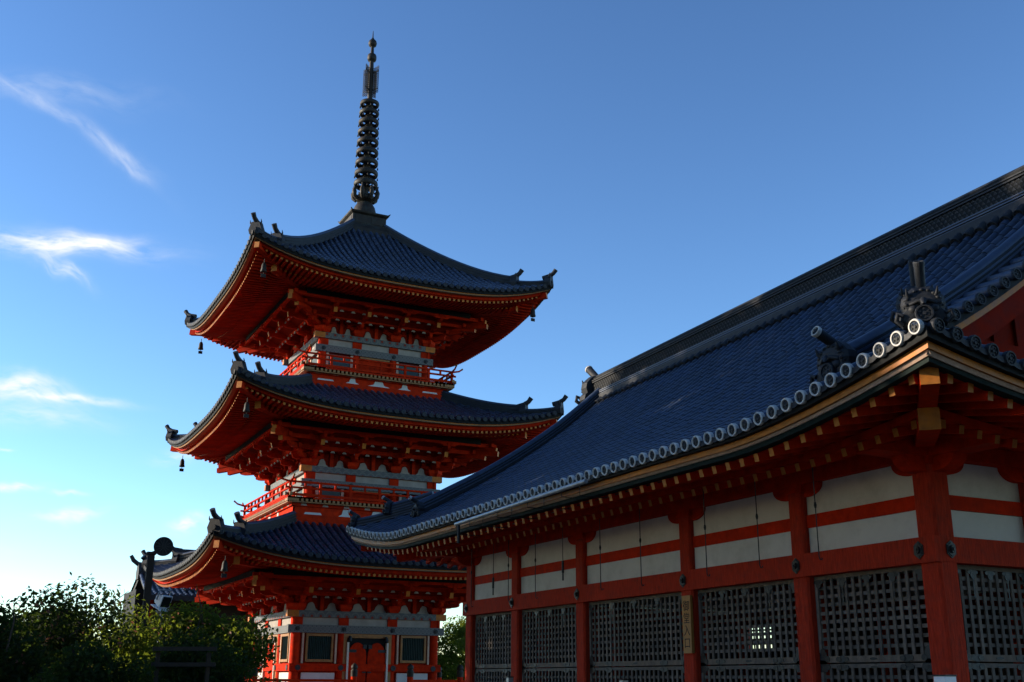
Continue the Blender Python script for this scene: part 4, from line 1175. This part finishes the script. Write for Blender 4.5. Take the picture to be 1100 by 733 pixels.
pagoda_ground_storey()
for i_, st_ in enumerate(ST):
    pagoda_roof(st_); pagoda_storey(st_, i_)
    if st_.bal: pagoda_balcony(st_, i_)
pagoda_finial()

# wind bells below the eave corners
BN = {0: 'lowest', 1: 'middle', 2: 'top'}
CN = {(-1, -1): 'front left', (-1, 1): 'far left', (1, -1): 'right'}
bell0 = None
for i_, st_ in enumerate(ST):
    for (sx, sy), nm in CN.items():
        if (i_, nm) in ((0, 'far left'), (0, 'right'), (1, 'right')): continue
        d = st_.R-.62; z = st_.ze+st_.L*.72-.55
        loc = (PX+sx*d, PY+sy*d, z)
        lab = 'small bronze wind bell under the %s corner of the %s pagoda eave' % (nm, BN[i_])
        if bell0 is None:
            bell0 = thing('wind_bell', loc, lab, 'bell', 'wind bells under the pagoda eaves')
            mb = MB(); mb.tube([(loc[0], loc[1], z+.02), (loc[0], loc[1], z-.14)], .014, 6); mb.build('hanger', 'bronze', bell0)
            mb = MB(); mb.lathe((loc[0], loc[1], z-.48), [(.11, 0), (.122, .02), (.1, .1), (.088, .26), (.06, .33), (.02, .36)], 12); mb.build('bell', 'bronze', bell0)
            mb = MB(); mb.tube([(loc[0], loc[1], z-.44), (loc[0], loc[1], z-.56)], .01, 6); mb.box((loc[0]-.09, loc[1]-.006, z-.68), (loc[0]+.09, loc[1]+.006, z-.55)); mb.build('clapper', 'bronze', bell0)
        else:
            b_ = dup(bell0, loc); b_['label'] = lab


# ------------------------------------------------------------------ trees and shrubs
def leaves(name, par, clumps, n, size, m, seed, squash=.8):
    """many small folded leaves spread through clump volumes"""
    r = random.Random(seed); mb = MB(); tot = sum(c[1]**2 for c in clumps)
    for c, rad in clumps:
        k = int(n*rad**2/tot)
        for _ in range(k):
            while True:
                d = V((r.uniform(-1, 1), r.uniform(-1, 1), r.uniform(-1, 1)))
                if .12 < d.length < 1: break
            d = d.normalized()*(d.length**.55); p = V(c)+V((d.x, d.y, d.z*squash))*rad*r.uniform(.82, 1.14)
            nrm = (d*.6+V((r.uniform(-1, 1), r.uniform(-1, 1), r.uniform(-.3, 1)))).normalized()
            a = nrm.orthogonal().normalized(); th = r.uniform(0, 6.28); a, b = a*math.cos(th)+nrm.cross(a)*math.sin(th), nrm.cross(a)*math.cos(th)-a*math.sin(th)
            L = size*r.uniform(.6, 1.3); w_ = L*.5
            mb.add([p-a*L*.5, p+b*w_*.5+nrm*L*.07, p+a*L*.5, p-b*w_*.5+nrm*L*.07], [(0, 1, 2), (0, 2, 3)], 0 if r.random() < .965 or len(m) < 2 else 1)
    return mb.build(name, m, par)


def limbs(mb, base, tips, r0):
    base = V(base)
    for t in tips:
        t = V(t); mid = base.lerp(t, .5)+V((rnd.uniform(-.1, .1), rnd.uniform(-.1, .1), .1))*(t-base).length*.5
        mb.tube([base, base.lerp(mid, .6), mid, t], [r0*.55, r0*.42, r0*.3, r0*.06], 6)


def shrub(name, x, y, rx, ry, h, n, leaf, m, seed, label, cat, group, twigs=0, low=.1):
    t = thing(name, (x, y, 0), label, cat, group); r = random.Random(seed)
    cl = []
    for i in range(46):
        a = r.uniform(0, 6.28); q = math.sqrt(r.random()); z = r.uniform(low, 1)
        prof = math.sin(min(1, (1.06-z)*1.25+.08)*math.pi/2)
        cl.append(((x+rx*q*prof*math.cos(a), y+ry*q*prof*math.sin(a), h*z*.93), r.uniform(.2, .42)*min(1.3, .45*h)))
    leaves('foliage', t, cl, n, leaf, m, seed)
    mb = MB(); mb.tube([(x, y, 0), (x+.04, y, h*.3)], [.09, .07], 8); limbs(mb, (x, y, h*.25), [c for c, _ in cl[::4]], .07)
    mb.build('stem', 'bark', t)
    for i in range(twigs):
        a = r.uniform(-.8, .8); b = V((x+rx*r.uniform(-.7, .7), y+ry*r.uniform(-.5, .5), h*.8)); L = r.uniform(.45, .85)
        e = b+V((a*.8+.25, r.uniform(-.2, .2), .75)).normalized()*L
        mb = MB(); mb.tube([b, b.lerp(e, .5)+V((.03, 0, .04)), e], [.012, .008, .003], 5)
        for q in range(9):
            s_ = b.lerp(e, .4+.6*q/9); w_ = V((r.uniform(-1, 1), r.uniform(-1, 1), r.uniform(-.2, 1))).normalized()*.05
            mb.add([s_, s_+w_*.6+V((0, 0, .015)), s_+w_*1.3, s_+w_*.6-V((0, 0, .015))], [(0, 1, 2, 3)], 1)
        mb.build('twig', ['bark', m[0]], t)
    return t


GS = 'shrubs at the lower left'
LD, LL = ['leaf_dark', 'leaf_red'], ['leaf', 'leaf_red']
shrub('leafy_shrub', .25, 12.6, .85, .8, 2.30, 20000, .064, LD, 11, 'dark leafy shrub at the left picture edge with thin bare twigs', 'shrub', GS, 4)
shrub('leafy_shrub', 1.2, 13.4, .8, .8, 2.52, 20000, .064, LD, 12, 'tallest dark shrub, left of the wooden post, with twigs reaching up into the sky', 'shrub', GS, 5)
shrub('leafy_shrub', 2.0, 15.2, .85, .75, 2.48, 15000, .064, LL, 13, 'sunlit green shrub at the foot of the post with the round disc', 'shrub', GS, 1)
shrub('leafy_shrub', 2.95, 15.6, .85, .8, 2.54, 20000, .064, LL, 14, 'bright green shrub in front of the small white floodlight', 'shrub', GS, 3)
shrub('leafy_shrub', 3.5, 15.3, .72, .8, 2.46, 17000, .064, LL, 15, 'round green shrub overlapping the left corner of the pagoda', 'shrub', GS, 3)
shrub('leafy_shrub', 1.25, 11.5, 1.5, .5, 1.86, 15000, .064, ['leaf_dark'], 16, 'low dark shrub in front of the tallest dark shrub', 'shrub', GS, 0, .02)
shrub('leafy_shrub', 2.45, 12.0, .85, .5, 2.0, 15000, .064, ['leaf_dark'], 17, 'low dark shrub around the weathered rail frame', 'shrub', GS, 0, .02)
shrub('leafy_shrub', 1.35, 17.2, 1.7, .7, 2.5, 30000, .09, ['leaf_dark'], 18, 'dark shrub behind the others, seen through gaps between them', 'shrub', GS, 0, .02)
shrub('leafy_shrub', 2.9, 18.6, 1.1, .7, 2.2, 15000, .09, ['leaf_dark'], 19, 'shaded shrub behind the sunlit ones, below the floodlight', 'shrub', GS, 0, .02)


def tree(name, x, y, h, cr, n, leaf, m, seed, label, cat='tree', group=None, trunk=.3, lowf=.3):
    t = thing(name, (x, y, 0), label, cat, group); r = random.Random(seed); cl = []
    for i in range(60):
        z = r.uniform(lowf, 1); a = r.uniform(0, 6.28); q = math.sqrt(r.random())
        prof = math.sin(math.pi*min(1, .18+.82*(1-(z-lowf)/(1-lowf))))**.7 if z < .98 else .2
        cl.append(((x+cr*q*prof*math.cos(a), y+cr*q*prof*math.sin(a), h*z*.95), r.uniform(.22, .4)*cr))
    leaves('crown', t, cl, n, leaf, m, seed, .75)
    mb = MB(); mb.tube([(x, y, 0), (x+.1, y, h*.3), (x-.05, y+.1, h*.6), (x, y, h*.9)], [trunk, trunk*.8, trunk*.5, trunk*.1], 10)
    limbs(mb, (x, y, h*.35), [c for c, _ in cl[::5]], trunk*.7); mb.build('trunk', 'bark', t)
    return t


GT = 'trees behind the pagoda'
tree('broadleaf_tree', 26.6, 58, 4.9, 2.2, 20000, .17, ['leaf'], 21, 'green tree in the gap between the pagoda and the hall', 'tree', GT, .15, .1)
tree('broadleaf_tree', 30.5, 64, 5.4, 2.8, 14000, .2, ['leaf'], 22, 'second green tree in the gap, partly behind the hall corner', 'tree', GT, .18, .1)
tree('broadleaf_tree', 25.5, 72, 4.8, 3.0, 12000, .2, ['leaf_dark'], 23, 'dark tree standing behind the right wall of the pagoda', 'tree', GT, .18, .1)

mb = MB(); r_ = random.Random(5)
for i in range(16000):
    x = r_.uniform(-30, 110); h_ = 3.6+1.2*math.sin(x*.21)+.9*math.sin(x*.63+1); z = h_*r_.random()**.6; y = 118+r_.uniform(-4, 4)
    a = V((r_.uniform(-1, 1), r_.uniform(-1, 1), r_.uniform(-1, 1))).normalized()*.5; b = a.orthogonal().normalized()*.4
    p = V((x, y, z)); mb.add([p-a, p+b, p+a, p-b], [(0, 1, 2, 3)])
tag(mb.build('distant_wood', 'leaf_dark'), 'low dark wood along the horizon far behind the pagoda', 'wood', None, 'stuff')

# unseen trees added left of and behind the view to shade hall and forecourt
SHADE_TREES = ((-7.5, 22.0, 15.5, .51), (-7.2, 26.2, 18, .35), (-7.5, 31, 19, .25), (-8, 35.5, 19), (-7.5, 40, 17), (-10.5, 24.6, 17, .56), (-10.6, 27.6, 16, .5), (-12, 29, 19), (-12, 36, 19), (-9.5, 16.0, 7.5), (-12, 12, 13), (-13, 5, 14), (-12, -3, 15), (-9, -10, 15), (-3, -14, 15), (3, -12, 14), (8.5, -11.5, 15), (14, -12, 15), (20, -10, 14))
for i, (x, y, h, *lf) in enumerate(SHADE_TREES):
    tree('shade_tree', x, y, h, 3.3, 11000 if i < 10 else 4500, .52, ['leaf_dark'], 40+i, 'unseen evergreen added to shade the hall and forecourt', 'tree', 'unseen trees added for shade', .3, lf[0] if lf else .08)

# ------------------------------------------------------------------ post with a round disc, floodlight, small posts
lp = thing('lamp_post', (2.45, 16, 0), 'dark wooden post carrying a round black disc at its top', 'post')
mb = MB(); mb.beam((2.45, 16, 0), (2.45, 16, 3.24), .088, .088, 0, None, (0, 1, 0)); mb.box((2.39, 15.94, 3.235), (2.51, 16.06, 3.27)); mb.build('pole', 'wood_post', lp)
mb = MB(); dn = V((-.155, -.985, -.1)).normalized(); dc = V((2.595, 15.95, 3.35)); mb.disc(dc+dn*-.05, dn, .125, .07, 28)
da = dn.cross(V((0, 0, 1))).normalized(); db = da.cross(dn)
def dring(r, o): return [dc+dn*o+(da*math.cos(2*math.pi*i/28)+db*math.sin(2*math.pi*i/28))*r for i in range(28)]
mb.sweep([dring(.128, -.05), dring(.132, .02), dring(.132, .035), dring(.112, .035), dring(.112, .02)], 0, False)
dk = mb.build('disc', 'iron', lp)
mb = MB()
for i in range(12):
    th = 2*math.pi*i/12; e = da*math.cos(th)+db*math.sin(th); mb.beam(dc+dn*.024+e*.03, dc+dn*.024+e*.112, .012, .012)
mb.disc(dc+dn*.02, dn, .03, .02, 12); mb.build('disc_ribs', 'tile_face', dk)
mb = MB(); mb.tube([(2.37, 15.98, 3.17), (2.34, 15.97, 3.2)], [.03, .04], 8); mb.tube([(2.44, 16, 3.25), (2.56, 15.97, 3.3)], .02, 6); mb.build('bracket', 'iron', lp)

fl = thing('floodlight', (3.0, 18, 0), 'small white floodlight box on a thin pole above the shrubs', 'floodlight')
mb = MB(); mb.tube([(3.0, 18, 0), (3.0, 18, 2.62)], .028, 8); mb.box((2.91, 17.98, 2.56), (3.09, 18.02, 2.60)); mb.build('pole', 'gutter_metal', fl)
mb = MB(); f_, s_, u_ = V((.55, -.75, -.35)).normalized(), V((.8, .6, 0)).normalized(), V((0, 0, 1)); u_ = s_.cross(f_); c_ = V((3.0, 18, 2.75))
P = lambda a, b, c: c_+s_*a+u_*b+f_*c
mb.sweep([[P(-.07, -.05, -.1), P(.07, -.05, -.1), P(.07, .05, -.1), P(-.07, .05, -.1)], [P(-.10, -.09, .02), P(.10, -.09, .02), P(.10, .09, .02), P(-.10, .09, .02)], [P(-.105, -.095, .07), P(.105, -.095, .07), P(.105, .095, .07), P(-.105, .095, .07)]])
mb.add([P(-.11, .1, -.11), P(.11, .1, -.11), P(.125, .115, .14), P(-.125, .115, .14), P(-.11, .115, -.11), P(.11, .115, -.11), P(.125, .13, .14), P(-.125, .13, .14)], [(0, 1, 2, 3), (7, 6, 5, 4), (0, 4, 5, 1), (1, 5, 6, 2), (2, 6, 7, 3), (3, 7, 4, 0)])
hd = mb.build('housing', 'white_metal', fl)
mb = MB(); mb.prism([P(-.09, -.08, .072), P(.09, -.08, .072), P(.09, .08, .072), P(-.09, .08, .072)], f_*.006); mb.build('lens', 'black_paint', hd)
mb = MB(); mb.tube([P(-.12, 0, -.02), P(-.12, -.16, -.02), P(.12, -.16, -.02), P(.12, 0, -.02)], .014, 6); mb.tube([P(0, .13, 0), P(0, .2, 0)], .012, 6); mb.build('bracket', 'gutter_metal', fl)

for (x, y, z, w_, m1, m2, lab) in ((10.3, 9.49, 1.69, .17, 'white_metal', 'iron', 'grey metal post with dark cap at the near corner of the hall'),
                              (9.8, 15.53, 1.63, .1, 'pale_post', 'wood_post', 'pale wooden post top in front of the middle shutters'),
                              (9.8, 19.58, 1.67, .1, 'gutter_metal', 'iron', 'grey post top in front of the second shutter from the far end')):
    t = thing('short_post', (x, y, 0), lab, 'post', 'posts along the front of the hall')
    mb = MB(); mb.box((x-w_/2, y-w_/2, 0), (x+w_/2, y+w_/2, z-.02)); mb.build('post', m1, t)
    mb = MB(); mb.box((x-w_/2-.008, y-w_/2-.008, z-.019), (x+w_/2+.008, y+w_/2+.008, z)); mb.build('cap', m2, t)

# low grey rail frame among the shrubs
t = thing('rail_fence', (2.17, 11.45, 0), 'low weathered rail frame half hidden in the dark shrubs', 'fence')
for z in (1.73, 1.88):
    mb = MB(); mb.beam((1.9, 11.7, z), (2.48, 11.5, z+.005), .05, .04); mb.build('rail', 'wood_post', t)
for a in (.1, .9):
    mb = MB(); x, y = lerp(1.9, 2.48, a), lerp(11.7, 11.5, a); mb.box((x-.02, y+.026, 0), (x+.02, y+.07, 1.85)); mb.build('post', 'dark_wood', t)

# ------------------------------------------------------------------ far temple building left of the pagoda
fb = thing('temple_gate', (16, 63, 0), 'distant dark temple building whose tiled roof shows left of the lowest pagoda eave', 'temple building')
mb = MB(); mb.box((9.2, 60.5, 0), (23, 66, 5.9)); mb.build('wall', 'dark_wood', fb)
for i in range(6):
    mb = MB(); x = 9.4+2.6*i; mb.lathe((x, 60.35, 0), [(.2, 0), (.2, 5.8)], 10); mb.build('column', 'dark_red', fb)
def gable_roof(name, x0, x1, yc, half, zr_, ze_, par):
    mb = MB()
    for s_ in (-1, 1):
        pr_ = lambda x: [(x, yc+s_*half*t, ze_+(zr_-ze_)*(1-t)**1.35) for t in [i/8 for i in range(9)]]
        n = int((x1-x0)/.3)
        for i in range(n+1): x = x0+(x1-x0)*i/n; cover_row(mb, pr_(x), (1, 0, 0), .09, .5, 4)
        mb.sheet([pr_(x0), pr_(x1)], 1); mb.sheet([[V(p)-V((0, 0, .25)) for p in pr_(x0)], [V(p)-V((0, 0, .25)) for p in pr_(x1)]], 1)
        for x in (x0, x1):
            for p, q in zip(pr_(x), pr_(x)[1:]): mb.add([p, q, V(q)-V((0, 0, .25)), V(p)-V((0, 0, .25))], [(0, 1, 2, 3)], 1)
        mb.add([V(pr_(x0)[-1]), V(pr_(x1)[-1]), V(pr_(x1)[-1])-V((0, 0, .25)), V(pr_(x0)[-1])-V((0, 0, .25))], [(0, 1, 2, 3)], 1)
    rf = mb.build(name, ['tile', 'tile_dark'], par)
    mb = MB()
    for a, z0, z1 in ((.3, -.15, .1), (.24, .1, .3)): mb.box((x0, yc-a, zr_+z0), (x1, yc+a, zr_+z1))
    mb.tube([(x0, yc, zr_+.33), (x1, yc, zr_+.33)], .12, 8); rg_ = mb.build('ridge', 'tile_dark', rf)
    for x, s_ in ((x0, -1), (x1, 1)):
        mb = MB(); mb.prism([(x, yc-.4, zr_-.4), (x, yc+.4, zr_-.4), (x, yc+.45, zr_), (x, yc+.25, zr_+.4), (x, yc-.25, zr_+.4), (x, yc-.45, zr_)], (s_*.14, 0, 0))
        mb.tube([(x-s_*.3, yc, zr_+.36), (x+s_*.15, yc, zr_+.42), (x+s_*.4, yc, zr_+.6), (x+s_*.55, yc, zr_+.85)], [.12, .12, .12, .1], 8); mb.build('ridge_end_tile', 'tile_dark', rg_)
gable_roof('roof', 11.0, 23.5, 63.2, 3.6, 8.0, 6.0, fb)
gable_roof('lower_roof', 9.1, 24.5, 62.6, 4.2, 7.05, 5.6, fb)
mb = MB(); mb.box((8.7, 60.6, 0), (9.15, 64.8, 6.0)); mb.build('side_wall', 'black_paint', fb)
